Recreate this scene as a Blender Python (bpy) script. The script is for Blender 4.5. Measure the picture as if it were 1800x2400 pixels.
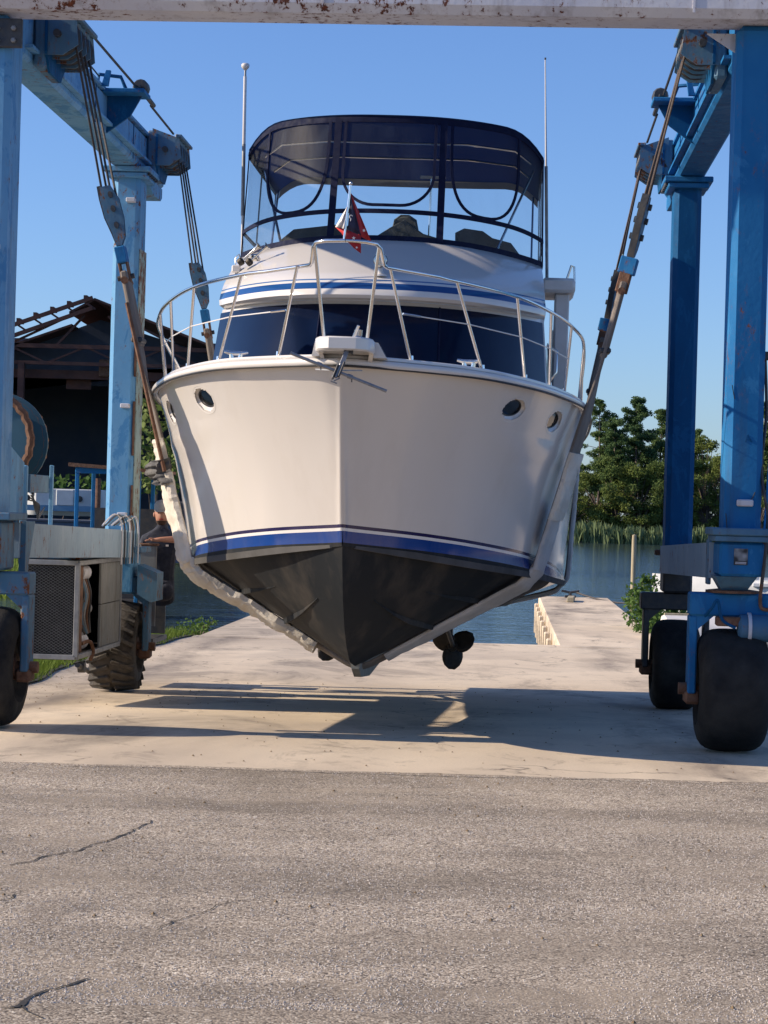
import bpy, bmesh, math, random
from mathutils import Vector, Matrix, noise
from mathutils.bvhtree import BVHTree
R = math.radians
S = bpy.context.scene
COL = S.collection
for o in list(bpy.data.objects): bpy.data.objects.remove(o, do_unlink=True)

# ------------------------------------------------------------------ camera, sky, sun, exposure
CAM_H, F_PX, ROLL = 1.70, 5000.0, R(1.6)
cd = bpy.data.cameras.new('camera'); cam = bpy.data.objects.new('camera', cd); COL.objects.link(cam)
cd.sensor_fit = 'VERTICAL'; cd.sensor_height = 36.0; cd.lens = 36.0 * F_PX / 2400.0
cd.clip_start = 0.1; cd.clip_end = 4000
cr, sr = math.cos(ROLL), math.sin(ROLL)
cam.matrix_world = Matrix(((cr, -sr, 0, 0), (0, 0, -1, 0), (sr, cr, 0, CAM_H), (0, 0, 0, 1)))
S.camera = cam

SUN_EL, SUN_AZ = R(26.5), R(-91.5)          # azimuth from +Y, positive towards +X
sun_dir = Vector((math.sin(SUN_AZ) * math.cos(SUN_EL), math.cos(SUN_AZ) * math.cos(SUN_EL), math.sin(SUN_EL)))
W = bpy.data.worlds.new('World'); S.world = W; W.use_nodes = True
wn = W.node_tree; wn.nodes.clear()
sky = wn.nodes.new('ShaderNodeTexSky'); sky.sky_type = 'NISHITA'; sky.sun_disc = False
sky.sun_elevation = SUN_EL; sky.sun_rotation = SUN_AZ
sky.air_density = 1.0; sky.dust_density = 0.5; sky.ozone_density = 4.0; sky.altitude = 0
hs = wn.nodes.new('ShaderNodeHueSaturation'); hs.inputs['Saturation'].default_value = 1.0; hs.inputs['Value'].default_value = 1.0
mxs = wn.nodes.new('ShaderNodeMix'); mxs.data_type = 'RGBA'; mxs.blend_type = 'MULTIPLY'; mxs.inputs[0].default_value = 1.0
mxs.inputs[7].default_value = (0.80, 0.93, 1.22, 1)
bg = wn.nodes.new('ShaderNodeBackground'); bg.inputs['Strength'].default_value = 0.095
wo = wn.nodes.new('ShaderNodeOutputWorld')
wn.links.new(sky.outputs[0], mxs.inputs[6]); wn.links.new(mxs.outputs[2], hs.inputs['Color'])
wn.links.new(hs.outputs[0], bg.inputs['Color']); wn.links.new(bg.outputs[0], wo.inputs['Surface'])
sd = bpy.data.lights.new('sun', 'SUN'); sd.energy = 5.0; sd.angle = R(0.5); sd.color = (1.0, 0.85, 0.67)
so = bpy.data.objects.new('sun', sd); COL.objects.link(so)
so.rotation_euler = sun_dir.to_track_quat('Z', 'Y').to_euler(); so.location = sun_dir * 60
S.view_settings.view_transform = 'Standard'; S.view_settings.look = 'None'
S.view_settings.exposure = 0.55; S.view_settings.gamma = 1.0; S.view_settings.use_curve_mapping = False
S.render.engine = 'CYCLES'
S.cycles.max_bounces = 10; S.cycles.transparent_max_bounces = 24

# ------------------------------------------------------------------ helpers
def ray(px, py):                      # direction ratios (a, b) of a photo pixel: X = a*Y, Z = CAM_H + b*Y
    u, v = px - 900.0, 1200.0 - py
    return (u * cr - v * sr) / F_PX, (u * sr + v * cr) / F_PX
def at(px, py, Y):
    a, b = ray(px, py); return Vector((a * Y, Y, CAM_H + b * Y))
def lerp(a, b, t): return a + (b - a) * t
def tab(t, x):
    if x <= t[0][0]: return t[0][1]
    for (x0, y0), (x1, y1) in zip(t, t[1:]):
        if x <= x1: return lerp(y0, y1, (x - x0) / (x1 - x0))
    return t[-1][1]
def smtab(t, x):                      # Catmull-Rom through a table
    n = len(t)
    if x <= t[0][0]: return t[0][1]
    if x >= t[-1][0]: return t[-1][1]
    for i in range(n - 1):
        if x <= t[i + 1][0]:
            x0, y0 = t[i]; x1, y1 = t[i + 1]; h = x1 - x0; s = (x - x0) / h
            def sl(k):
                if k == 0: return (t[1][1] - t[0][1]) / (t[1][0] - t[0][0])
                if k == n - 1: return (t[-1][1] - t[-2][1]) / (t[-1][0] - t[-2][0])
                return (t[k + 1][1] - t[k - 1][1]) / (t[k + 1][0] - t[k - 1][0])
            m0, m1 = sl(i) * h, sl(i + 1) * h
            return (2*s**3 - 3*s**2 + 1)*y0 + (s**3 - 2*s**2 + s)*m0 + (-2*s**3 + 3*s**2)*y1 + (s**3 - s**2)*m1
GZ = [(15.0, 0.0), (16.5, -0.02), (19.0, -0.11), (21.6, -0.20), (25.0, -0.265), (33.0, -0.30)]
def gz(Y): return smtab(GZ, Y)
def ground_px(px, py):
    a, b = ray(px, py); Y = 12.0
    for _ in range(40): Y = (CAM_H - gz(Y)) / -b
    return Vector((a * Y, Y, gz(Y)))

class MB:
    def __init__(s): s.v = []; s.f = []
    def add(s, vs, fs):
        n = len(s.v); s.v += [tuple(v) for v in vs]; s.f += [tuple(i + n for i in f) for f in fs]; return s
    def box(s, lo, hi, bev=0.0, M=None):
        c = [(lo[i] + hi[i]) / 2 for i in range(3)]; h = [abs(hi[i] - lo[i]) / 2 for i in range(3)]
        b = min(bev, min(h) * 0.9)
        vs = []; fs = []
        if b <= 0:
            for k in range(8): vs.append(Vector([c[i] + h[i] * (1 if k >> i & 1 else -1) for i in range(3)]))
            fs = [(0, 2, 3, 1), (4, 5, 7, 6), (0, 1, 5, 4), (2, 6, 7, 3), (0, 4, 6, 2), (1, 3, 7, 5)]
        else:
            for k in range(8):
                sg = [1 if k >> i & 1 else -1 for i in range(3)]
                for ax in range(3):
                    vs.append(Vector([c[i] + sg[i] * (h[i] if i == ax else h[i] - b) for i in range(3)]))
            I = lambda k, ax: k * 3 + ax
            for ax in range(3):
                o1, o2 = [i for i in range(3) if i != ax]
                for sg in (0, 1):
                    ks = [(sg << ax) | (p << o1) | (q << o2) for p, q in ((0, 0), (1, 0), (1, 1), (0, 1))]
                    fs.append([I(k, ax) for k in ks])
                for p in (0, 1):
                    for q in (0, 1):
                        k0 = (p << o1) | (q << o2); k1 = k0 | (1 << ax)
                        fs.append([I(k0, o1), I(k1, o1), I(k1, o2), I(k0, o2)])
            for k in range(8): fs.append([I(k, 0), I(k, 1), I(k, 2)])
        if M is not None: vs = [M @ v for v in vs]
        return s.add(vs, fs)
    def bar(s, p, q, w, h, bev=0.0, up=(0, 0, 1)):          # box from p to q
        p, q = Vector(p), Vector(q); d = q - p; L = d.length; d.normalize()
        u = Vector(up)
        if abs(d.dot(u)) > .98: u = Vector((0, 1, 0))
        x = d.cross(u).normalized(); z = x.cross(d).normalized()
        M = Matrix(((x.x, d.x, z.x, p.x), (x.y, d.y, z.y, p.y), (x.z, d.z, z.z, p.z), (0, 0, 0, 1)))
        return s.box((-w / 2, 0, -h / 2), (w / 2, L, h / 2), bev, M)
    def tube(s, pts, r, n=8, closed=False):
        pts = [Vector(p) for p in pts]; m = len(pts)
        rs = r if isinstance(r, (list, tuple)) else [r] * m
        t0 = (pts[1] - pts[0]).normalized()
        nrm = t0.cross(Vector((0, 0, 1)))
        if nrm.length < .05: nrm = t0.cross(Vector((1, 0, 0)))
        nrm.normalize(); vs = []
        for i in range(m):
            a = pts[i - 1] if (i > 0 or closed) else pts[i]; b = pts[(i + 1) % m] if (i < m - 1 or closed) else pts[i]
            t = (b - a).normalized()
            nrm = (nrm - t * nrm.dot(t)).normalized(); bi = t.cross(nrm)
            for k in range(n):
                an = 2 * math.pi * k / n
                vs.append(pts[i] + (nrm * math.cos(an) + bi * math.sin(an)) * rs[i])
        fs = []
        for i in range(m if closed else m - 1):
            j = (i + 1) % m
            for k in range(n): fs.append((i*n + k, i*n + (k+1) % n, j*n + (k+1) % n, j*n + k))
        if not closed: fs += [tuple(range(n)), tuple(range((m-1)*n, m*n))]
        return s.add(vs, fs)
    def lathe(s, prof, M=None, n=24, sy=1.0):               # prof (r, z) around local z
        vs = []; m = len(prof)
        for r, z in prof:
            for k in range(n):
                an = 2 * math.pi * k / n; vs.append(Vector((r * math.cos(an), sy * r * math.sin(an), z)))
        if M is not None: vs = [M @ v for v in vs]
        fs = [(i*n + k, i*n + (k+1) % n, (i+1)*n + (k+1) % n, (i+1)*n + k) for i in range(m-1) for k in range(n)]
        if prof[0][0] > 1e-5: fs.append(tuple(range(n)))
        if prof[-1][0] > 1e-5: fs.append(tuple(range((m-1)*n, m*n)))
        return s.add(vs, fs)
    def loft(s, rings, closed=False, caps=False):
        n = len(rings[0]); vs = [v for r in rings for v in r]; fs = []
        for i in range(len(rings) - 1):
            for k in range(n if closed else n - 1):
                fs.append((i*n + k, i*n + (k+1) % n, (i+1)*n + (k+1) % n, (i+1)*n + k))
        if caps: fs += [tuple(range(n)), tuple(range((len(rings)-1)*n, len(rings)*n))]
        return s.add(vs, fs)
    def plate(s, poly, d):                                    # closed polygon (3D points) thickened by vector d
        n = len(poly); p = [Vector(q) for q in poly]; d = Vector(d)
        vs = p + [q + d for q in p]
        fs = [tuple(range(n)), tuple(range(n, 2*n))] + [(k, (k+1) % n, n + (k+1) % n, n + k) for k in range(n)]
        return s.add(vs, fs)
    def build(s, name, mat, parent=None, smooth=None, recalc=True, merge=0):
        me = bpy.data.meshes.new(name); me.from_pydata(s.v, [], s.f)
        if recalc or merge:
            bm = bmesh.new(); bm.from_mesh(me)
            if merge: bmesh.ops.remove_doubles(bm, verts=bm.verts, dist=merge)
            if recalc: bmesh.ops.recalc_face_normals(bm, faces=bm.faces)
            bm.to_mesh(me); bm.free()
        me.materials.append(mat)
        if smooth is not None:
            me.polygons.foreach_set('use_smooth', [True] * len(me.polygons))
            me.set_sharp_from_angle(angle=R(smooth))
        me.update()
        o = bpy.data.objects.new(name, me); COL.objects.link(o)
        if parent: o.parent = parent
        return o
def mk(name, mat, parent, fn, *a, smooth=None, **k):
    m = MB(); getattr(m, fn)(*a, **k); return m.build(name, mat, parent, smooth)
def tag(o, label=None, cat=None, group=None, kind=None):
    if label: o['label'] = label
    if cat: o['category'] = cat
    if group: o['group'] = group
    if kind: o['kind'] = kind
    return o
def empty(name, loc=(0, 0, 0), rot=(0, 0, 0)):
    o = bpy.data.objects.new(name, None); COL.objects.link(o); o.location = loc; o.rotation_euler = rot
    o.empty_display_size = .2; return o
def copy_tree(o, parent=None):
    c = o.copy(); COL.objects.link(c); c.parent = parent
    for ch in list(o.children): copy_tree(ch, c)
    return c
def link_to(name, mesh, parent, loc=(0, 0, 0), rot=(0, 0, 0), sc=(1, 1, 1)):
    o = bpy.data.objects.new(name, mesh); COL.objects.link(o); o.parent = parent
    o.location = loc; o.rotation_euler = rot; o.scale = sc; return o

# ------------------------------------------------------------------ materials
MAT = {}
class NT:
    def __init__(s, name):
        s.m = bpy.data.materials.new(name); s.m.use_nodes = True; s.t = s.m.node_tree
        s.b = s.t.nodes['Principled BSDF']; s.o = s.t.nodes['Material Output']; MAT[name] = s.m
        s._tc = None
    def n(s, typ, **kw):
        nd = s.t.nodes.new(typ)
        for k, v in kw.items():
            if k.startswith('i_'): nd.inputs[k[2:].replace('_', ' ')].default_value = v
            else: setattr(nd, k, v)
        return nd
    def l(s, a, b): s.t.links.new(a, b)
    def co(s, scale=(1, 1, 1), obj=True):
        if s._tc is None: s._tc = s.n('ShaderNodeTexCoord')
        mp = s.n('ShaderNodeMapping'); mp.inputs['Scale'].default_value = scale
        s.l(s._tc.outputs['Object' if obj else 'Generated'], mp.inputs[0]); return mp.outputs[0]
    def noise(s, scale, detail=4, rough=.55, st=(1, 1, 1), dist=0):
        nd = s.n('ShaderNodeTexNoise'); nd.inputs['Scale'].default_value = scale; nd.inputs['Detail'].default_value = detail
        nd.inputs['Roughness'].default_value = rough; nd.inputs['Distortion'].default_value = dist
        s.l(s.co(st), nd.inputs['Vector']); return nd.outputs[0]
    def ramp(s, fac, stops, const=False):
        r = s.n('ShaderNodeValToRGB'); e = r.color_ramp.elements
        if const: r.color_ramp.interpolation = 'CONSTANT'
        while len(e) < len(stops): e.new(0.5)
        for k, (p, c) in enumerate(stops):
            e[k].position = p; e[k].color = (*c, 1) if isinstance(c, (tuple, list)) else (c, c, c, 1)
        s.l(fac, r.inputs[0]); return r.outputs[0]
    def mix(s, fac, a, b, blend='MIX'):
        m = s.n('ShaderNodeMix'); m.data_type = 'RGBA'; m.blend_type = blend
        for sock, v in ((m.inputs[0], fac), (m.inputs[6], a), (m.inputs[7], b)):
            if isinstance(v, (int, float)): sock.default_value = v
            elif isinstance(v, (tuple, list)): sock.default_value = (*v, 1)
            else: s.l(v, sock)
        return m.outputs[2]
    def math(s, op, a, b=0.0, c=0.0):
        m = s.n('ShaderNodeMath'); m.operation = op
        for k, v in enumerate((a, b, c)):
            if isinstance(v, (int, float)): m.inputs[k].default_value = v
            else: s.l(v, m.inputs[k])
        return m.outputs[0]
    def base(s, c):
        if isinstance(c, (tuple, list)): s.b.inputs['Base Color'].default_value = (*c, 1)
        else: s.l(c, s.b.inputs['Base Color'])
    def rough(s, v):
        if isinstance(v, (int, float)): s.b.inputs['Roughness'].default_value = v
        else: s.l(v, s.b.inputs['Roughness'])
    def bump(s, h, dist=.01, strength=1.0):
        bp = s.n('ShaderNodeBump'); bp.inputs['Distance'].default_value = dist; bp.inputs['Strength'].default_value = strength
        s.l(h, bp.inputs['Height']); s.l(bp.outputs[0], s.b.inputs['Normal'])
    def spec(s, v): s.b.inputs['Specular IOR Level'].default_value = v

def simple(name, c1, c2=None, scale=6, rough=.6, metal=0.0, bump=0.0, bscale=40, spec=.5, st=(1, 1, 1), lo=.35, hi=.65):
    t = NT(name)
    if c2 is None: c2 = tuple(x * .82 for x in c1)
    t.base(t.ramp(t.noise(scale, 5, .6, st), [(lo, c1), (hi, c2)]))
    t.rough(t.ramp(t.noise(scale * 2.3, 3), [(.3, rough * .85), (.7, min(1, rough * 1.15))]))
    t.b.inputs['Metallic'].default_value = metal; t.spec(spec)
    if bump: t.bump(t.noise(bscale, 4), bump)
    return t.m
def paint(name, c1, c2, rust=.62, rough=.45, chips=.66, streak=True, rustc=((.09, .03, .012), (.19, .075, .03)), dirt=(.05, .045, .04), dirt_amt=.35, spec=.35, patch=None):
    """weathered paint: faded patches, rust freckles with vertical runs, grime"""
    t = NT(name)
    c = t.ramp(t.noise(1.7, 6, .6, (1, 1, .6)), [(.32, c1), (.68, c2)])
    if streak:
        run = t.noise(7, 4, .6, (1, 1, .12))
        c = t.mix(t.ramp(run, [(.55, 0.0), (.78, dirt_amt)]), c, dirt)
    if patch:
        c = t.mix(t.ramp(t.noise(2.6, 7, .72, (1, 1, .45), .7), [(.54, 0.0), (.57, .75)]), c, patch)
    chip = t.noise(14, 6, .75, (1, 1, .55))
    big = t.noise(.9, 3, .5)
    fac = t.math('ADD', t.math('MULTIPLY', chip, .72), t.math('MULTIPLY', big, .28))
    rc = t.ramp(t.noise(30, 4), [(.35, rustc[0]), (.65, rustc[1])])
    m = t.ramp(fac, [(rust - .012, 0.0), (rust + .012, 1.0)])
    halo = t.ramp(fac, [(rust - .07, 0.0), (rust, .45)])
    c = t.mix(halo, c, tuple(.5 * x + .5 * y for x, y in zip(c2, rustc[1])))
    c = t.mix(m, c, rc); t.base(c)
    t.rough(t.ramp(fac, [(.3, rough), (rust, .8)])); t.spec(spec)
    t.bump(t.math('SUBTRACT', t.noise(25, 4), t.math('MULTIPLY', m, .6)), .003, .6)
    return t.m

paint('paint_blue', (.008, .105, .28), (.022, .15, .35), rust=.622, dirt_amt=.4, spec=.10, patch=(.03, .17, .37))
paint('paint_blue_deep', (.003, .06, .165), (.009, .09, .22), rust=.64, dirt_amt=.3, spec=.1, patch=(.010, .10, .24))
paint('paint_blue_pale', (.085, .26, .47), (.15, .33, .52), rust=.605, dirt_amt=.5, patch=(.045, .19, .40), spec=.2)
paint('paint_sill', (.18, .28, .38), (.27, .36, .44), rust=.605, dirt_amt=.5, streak=False)
paint('paint_green', (.20, .30, .28), (.30, .38, .34), rust=.53, dirt_amt=.5)
simple('teal_dark', (.018, .075, .115), (.03, .10, .145), 2, .7)  # winch drum: its shade is put into this darker colour
simple('chine_grey', (.085, .082, .08), (.055, .053, .05), 3, .7, spec=.15)
paint('paint_blue_worn', (.035, .12, .22), (.10, .20, .29), rust=.57, dirt_amt=.5)
paint('paint_grey', (.46, .48, .54), (.58, .57, .58), rust=.635, dirt=(.10, .07, .05), dirt_amt=.5)
paint('panel_grey', (.14, .155, .16), (.22, .225, .215), rust=.61, dirt=(.06, .04, .025), dirt_amt=.75)
simple('dark_steel', (.035, .04, .05), (.07, .065, .06), 12, .55, .3, .002)
simple('rusty_steel', (.10, .045, .025), (.19, .10, .06), 14, .85, .1, .004)
simple('rope_steel', (.035, .033, .035), (.065, .055, .05), 60, .6, .4, .002, 160)
simple('rope_brown', (.05, .036, .032), (.085, .062, .054), 60, .7, .2, .002, 160)
simple('galv', (.19, .20, .215), (.29, .30, .31), 9, .5, .4)
simple('stainless', (.72, .70, .68), (.80, .78, .75), 8, .16, 1.0)
simple('rubber', (.009, .009, .010), (.032, .030, .027), 3.5, .85, 0, .004, 60, spec=.25)
simple('rubber_mud', (.03, .027, .024), (.085, .07, .055), 6, .85, 0, .006, 50)
simple('black_plastic', (.02, .02, .022), (.03, .03, .032), 9, .5)
simple('canvas_navy', (.0035, .006, .026), (.006, .010, .038), 9, .8, 0, .002, 120, spec=.2)
simple('canvas_grey', (.055, .06, .06), (.09, .095, .09), 5, .85, 0, .006, 25)
simple('sleeve', (.68, .63, .55), (.50, .455, .39), 3.5, .9, 0, .01, 18, spec=.1)
simple('sleeve_dark', (.055, .055, .06), (.12, .115, .11), 7, .9, 0, .015, 22)
simple('strap', (.23, .20, .175), (.14, .115, .095), 5, .9, 0, .003, 140, st=(1, 1, .3))
simple('strap_grey', (.56, .53, .50), (.42, .40, .375), 5, .9, 0, .003, 140)
simple('gelcoat', (.62, .59, .56), (.59, .56, .53), 1.5, .16, spec=.55)
simple('gelcoat_dull', (.66, .64, .62), (.58, .56, .53), 4, .45)
simple('wood_pole', (.42, .36, .24), (.30, .25, .16), 12, .9, st=(1, 1, .15), bump=.004)
simple('skin', (.42, .21, .14), (.36, .17, .11), 20, .55)
simple('shirt', (.012, .016, .03), (.02, .025, .045), 12, .85, bump=.004, bscale=12)
simple('cap', (.45, .42, .38), (.36, .33, .30), 20, .85)
simple('beard', (.05, .03, .022), (.09, .05, .035), 60, .9)
simple('soil', (.10, .085, .05), (.065, .06, .035), 1.2, .95, bump=.05, bscale=6)
simple('shed_steel', (.07, .032, .026), (.12, .05, .035), 1.5, .9)
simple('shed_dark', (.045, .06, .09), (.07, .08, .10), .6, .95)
simple('boat_white', (.62, .63, .63), (.50, .51, .50), 1.5, .4)
simple('boat_navy', (.03, .06, .11), (.05, .08, .13), 2, .5)
simple('boat_teal', (.10, .22, .33), (.16, .28, .38), 2, .5)
simple('anchor_galv', (.20, .21, .23), (.30, .30, .31), 20, .5, .5)
simple('chrome', (.62, .60, .57), (.5, .48, .46), 20, .18, 1.0)
simple('bronze', (.03, .026, .022), (.05, .04, .03), 20, .6, .4)
simple('crack_fill', (.022, .02, .018), (.04, .036, .03), 20, .95)
simple('litter', (.22, .15, .08), (.13, .09, .05), 9, .95)
def m_hull():
    t = NT('hull_paint'); sp = t.n('ShaderNodeSeparateXYZ'); t.l(t.co(), sp.inputs[0])
    z = t.math('ADD', sp.outputs[2], t.math('MULTIPLY', t.math('SUBTRACT', sp.outputs[1], .62), .092))
    f = t.math('DIVIDE', t.math('SUBTRACT', z, 1.30), .5)      # 1.30..1.80 -> 0..1
    k = lambda zz: (zz - 1.30) / .5
    wht, dk, wh2, bl, bot = (.575, .54, .505), (.022, .018, .07), (.66, .64, .62), (.010, .045, .20), (.013, .0155, .0185)
    c = t.ramp(f, [(0, bot), (k(1.482), bl), (k(1.562), wh2), (k(1.585), dk), (k(1.607), wht)], True)
    hz = t.noise(1.3, 5, .6, (1, 1, .5))
    wear = t.math('MULTIPLY', t.ramp(t.noise(2.2, 7, .72, (1, .6, 1), .8), [(.42, 0.0), (.70, .22)]), t.math('LESS_THAN', f, k(1.482)))
    c = t.mix(wear, c, (.026, .028, .031))
    scf = t.math('MULTIPLY', t.ramp(t.noise(9, 6, .8, (1, .25, 1)), [(.62, 0.0), (.72, .22)]), t.math('LESS_THAN', f, k(1.482)))
    c = t.mix(scf, c, (.055, .05, .045))
    dirt = t.ramp(t.noise(3.0, 5, .65, (1, .6, .10)), [(.50, 0.0), (.78, .16)])
    c = t.mix(dirt, c, (.30, .24, .18)); t.base(c)
    rg = t.ramp(f, [(0, .60), (k(1.482), .13)], True); t.rough(t.math('ADD', rg, t.math('MULTIPLY', hz, .05)))
    t.l(t.ramp(f, [(0, .12), (k(1.482), .5)], True), t.b.inputs['Specular IOR Level'])
    t.bump(t.noise(1.1, 2, .4), .010, .25)
    return t.m
m_hull()
def m_fly():
    t = NT('fly_paint'); sp = t.n('ShaderNodeSeparateXYZ'); t.l(t.co(), sp.inputs[0])
    f = t.math('DIVIDE', t.math('SUBTRACT', sp.outputs[2], 3.4), .4); k = lambda zz: (zz - 3.4) / .4
    w = (.61, .58, .55); b = (.012, .06, .20); b2 = (.06, .14, .30)
    t.base(t.ramp(f, [(0, w), (k(3.525), b), (k(3.582), w), (k(3.604), b2), (k(3.618), w)], True))
    t.rough(.14); t.spec(.55); t.bump(t.noise(1.2, 2, .4), .008, .2)
m_fly()
def m_vinyl():
    t = NT('clear_vinyl'); t.t.nodes.remove(t.b)
    tr = t.n('ShaderNodeBsdfTransparent'); tr.inputs[0].default_value = (.86, .88, .89, 1)
    gl = t.n('ShaderNodeBsdfGlossy'); gl.inputs['Roughness'].default_value = .45
    bp = t.n('ShaderNodeBump'); bp.inputs['Distance'].default_value = .03; bp.inputs['Strength'].default_value = .3
    t.l(t.noise(2.2, 3, .5, (1, 1, .35), 1.5), bp.inputs['Height']); t.l(bp.outputs[0], gl.inputs['Normal'])
    df = t.n('ShaderNodeBsdfDiffuse'); df.inputs[0].default_value = (.30, .38, .48, 1)
    fr0 = t.n('ShaderNodeFresnel'); fr0.inputs[0].default_value = 1.4; fr = t.n('ShaderNodeMath'); fr.operation = 'MULTIPLY'; fr.inputs[1].default_value = .15; t.l(fr0.outputs[0], fr.inputs[0])
    m1 = t.n('ShaderNodeMixShader'); m2 = t.n('ShaderNodeMixShader')
    hz = t.ramp(t.noise(3, 4, .6, (1, 1, .3)), [(.45, .02), (.8, .09)])
    t.l(hz, m1.inputs[0]); t.l(tr.outputs[0], m1.inputs[1]); t.l(df.outputs[0], m1.inputs[2])
    t.l(fr.outputs[0], m2.inputs[0]); t.l(m1.outputs[0], m2.inputs[1]); t.l(gl.outputs[0], m2.inputs[2])
    t.l(m2.outputs[0], t.o.inputs[0])
m_vinyl()
def m_screen():
    t = NT('window_cover'); t.base(t.ramp(t.noise(2, 3), [(.3, (.0022, .006, .022)), (.7, (.0032, .009, .03))]))
    t.rough(.14); t.spec(.22); t.bump(t.noise(1.4, 2, .4), .03, .5)
m_screen()
def m_glass():
    t = NT('dark_glass'); t.base((.006, .007, .009)); t.rough(.04); t.spec(.6)
m_glass()
def m_asphalt():
    t = NT('asphalt')
    v = t.n('ShaderNodeTexVoronoi'); v.inputs['Scale'].default_value = 95; t.l(t.co(), v.inputs['Vector'])
    v2 = t.n('ShaderNodeTexVoronoi'); v2.inputs['Scale'].default_value = 190; t.l(t.co(), v2.inputs['Vector'])
    sp = t.n('ShaderNodeSeparateColor'); t.l(v.outputs['Color'], sp.inputs[0])
    stone = t.ramp(sp.outputs[0], [(0, (.045, .036, .03)), (.18, (.16, .13, .105)), (.42, (.34, .285, .235)), (.70, (.54, .46, .39)), (.88, (.72, .65, .57)), (1, (.92, .86, .78))])
    sp2 = t.n('ShaderNodeSeparateColor'); t.l(v2.outputs['Color'], sp2.inputs[0])
    fine = t.ramp(sp2.outputs[1], [(0, (.07, .055, .045)), (.35, (.33, .275, .225)), (1, (.70, .61, .52))])
    c = t.mix(t.ramp(t.noise(38, 3), [(.40, 0.0), (.60, 1.0)]), stone, fine)
    gap = t.ramp(v.outputs['Distance'], [(.0, 0.0), (.55, .0), (.85, .7)])
    c = t.mix(gap, c, (.028, .025, .023))
    pat = t.ramp(t.noise(.55, 5, .62, (1, .8, 1)), [(.34, .78), (.50, 1.08), (.66, 1.28)])
    c = t.mix(1.0, c, pat, 'MULTIPLY')
    trk = t.ramp(t.noise(.8, 4, .6, (.25, 1.6, 1), .5), [(.46, 0.0), (.64, .50)])
    c = t.mix(trk, c, (.16, .135, .11))
    c = t.mix(t.ramp(t.noise(5, 5, .7), [(.45, 0.0), (.75, .35)]), c, (.14, .12, .105))
    st = t.ramp(t.noise(.35, 4, .6, (1, 1.6, 1), 1.2), [(.52, 0.0), (.68, .5)])
    c = t.mix(st, c, (.44, .37, .30)); 
    st2 = t.ramp(t.noise(1.1, 5, .7, (1, 1, 1), .8), [(.56, 0.0), (.72, .5)])
    c = t.mix(st2, c, (.12, .10, .085)); c = t.mix(1.0, c, (.92, .89, .80), 'MULTIPLY'); t.base(c)
    t.rough(.9); t.spec(.25)
    h = t.math('SUBTRACT', t.math('MULTIPLY', sp.outputs[0], .5), v.outputs['Distance'])
    t.bump(t.math('ADD', h, t.math('MULTIPLY', t.noise(160, 2), .4)), .0022, .8)
m_asphalt()
def m_concrete(name, tint=1.0):
    t = NT(name)
    c = t.ramp(t.noise(.45, 6, .62, (1, .7, 1)), [(.30, (.50*tint, .415*tint, .31*tint)), (.50, (.62*tint, .52*tint, .39*tint)), (.72, (.69*tint, .59*tint, .45*tint))])
    c = t.mix(t.ramp(t.noise(60, 3, .7), [(.3, .30), (.7, 0.0)]), c, (.30, .25, .20))
    c = t.mix(t.ramp(t.noise(.23, 5, .66, (1, .55, 1), .6), [(.44, 0.0), (.60, .55)]), c, (.30, .255, .21))
    c = t.mix(t.ramp(t.noise(.55, 7, .72, (.8, .45, 1), .9), [(.52, 0.0), (.66, .72)]), c, (.15, .13, .11))
    c = t.mix(t.ramp(t.noise(2.3, 6, .75, (1, .6, 1), .6), [(.57, 0.0), (.70, .55)]), c, (.12, .10, .085))
    c = t.mix(t.ramp(t.noise(11, 5, .8), [(.66, 0.0), (.72, .55)]), c, (.10, .08, .06))
    sx = t.n('ShaderNodeSeparateXYZ'); t.l(t.co(), sx.inputs[0])       # dark wheel tracks of the hoist, fore and aft
    xr_ = t.math('SUBTRACT', t.math('SUBTRACT', sx.outputs[0], t.math('MULTIPLY', t.math('SUBTRACT', sx.outputs[1], 16.0), .0568)), -.18)
    tr_ = t.math('ABSOLUTE', t.math('SUBTRACT', t.math('ABSOLUTE', t.math('ADD', xr_, t.math('MULTIPLY', t.noise(.6, 3), .5))), 2.85))
    tm_ = t.math('MULTIPLY', t.ramp(tr_, [(0, 1.0), (.55, .0)]), t.ramp(t.noise(1.4, 6, .7, (1, .3, 1)), [(.38, 0.0), (.62, .75)]))
    c = t.mix(tm_, c, (.12, .10, .088))
    vo = t.n('ShaderNodeTexVoronoi'); vo.feature = 'DISTANCE_TO_EDGE'; vo.inputs['Scale'].default_value = .33
    wv = t.n('ShaderNodeVectorMath'); wv.operation = 'ADD'; nz = t.n('ShaderNodeTexNoise'); nz.inputs['Scale'].default_value = 1.7; nz.inputs['Detail'].default_value = 5
    t.l(t.co(), nz.inputs['Vector']); t.l(t.co(), wv.inputs[0]); t.l(nz.outputs[1], wv.inputs[1]); t.l(wv.outputs[0], vo.inputs['Vector'])
    ck = t.math('MULTIPLY', t.ramp(vo.outputs['Distance'], [(0, 1.0), (.006, 0.0)]), t.ramp(t.noise(.8, 2), [(.48, 0.0), (.56, .8)]))
    c = t.mix(ck, c, (.06, .05, .045)); c = t.mix(1.0, c, (1.11, 1.09, 1.06), 'MULTIPLY'); t.base(c); t.rough(.9); t.spec(.3)
    t.bump(t.math('SUBTRACT', t.math('ADD', t.noise(90, 4, .7), t.math('MULTIPLY', t.noise(6, 4), .8)), ck), .004, .7)
m_concrete('concrete'); m_concrete('concrete_pier', 1.08)
def m_water():
    t = NT('water'); t.base((.03, .05, .055)); t.rough(.08); t.spec(.5); t.b.inputs['IOR'].default_value = 1.33
    h = t.math('ADD', t.noise(1.9, 4, .6, (.35, 1, 1)), t.math('MULTIPLY', t.noise(.35, 3, .5, (.5, 1, 1)), .9))
    t.bump(h, .10, .8)
m_water()
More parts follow.
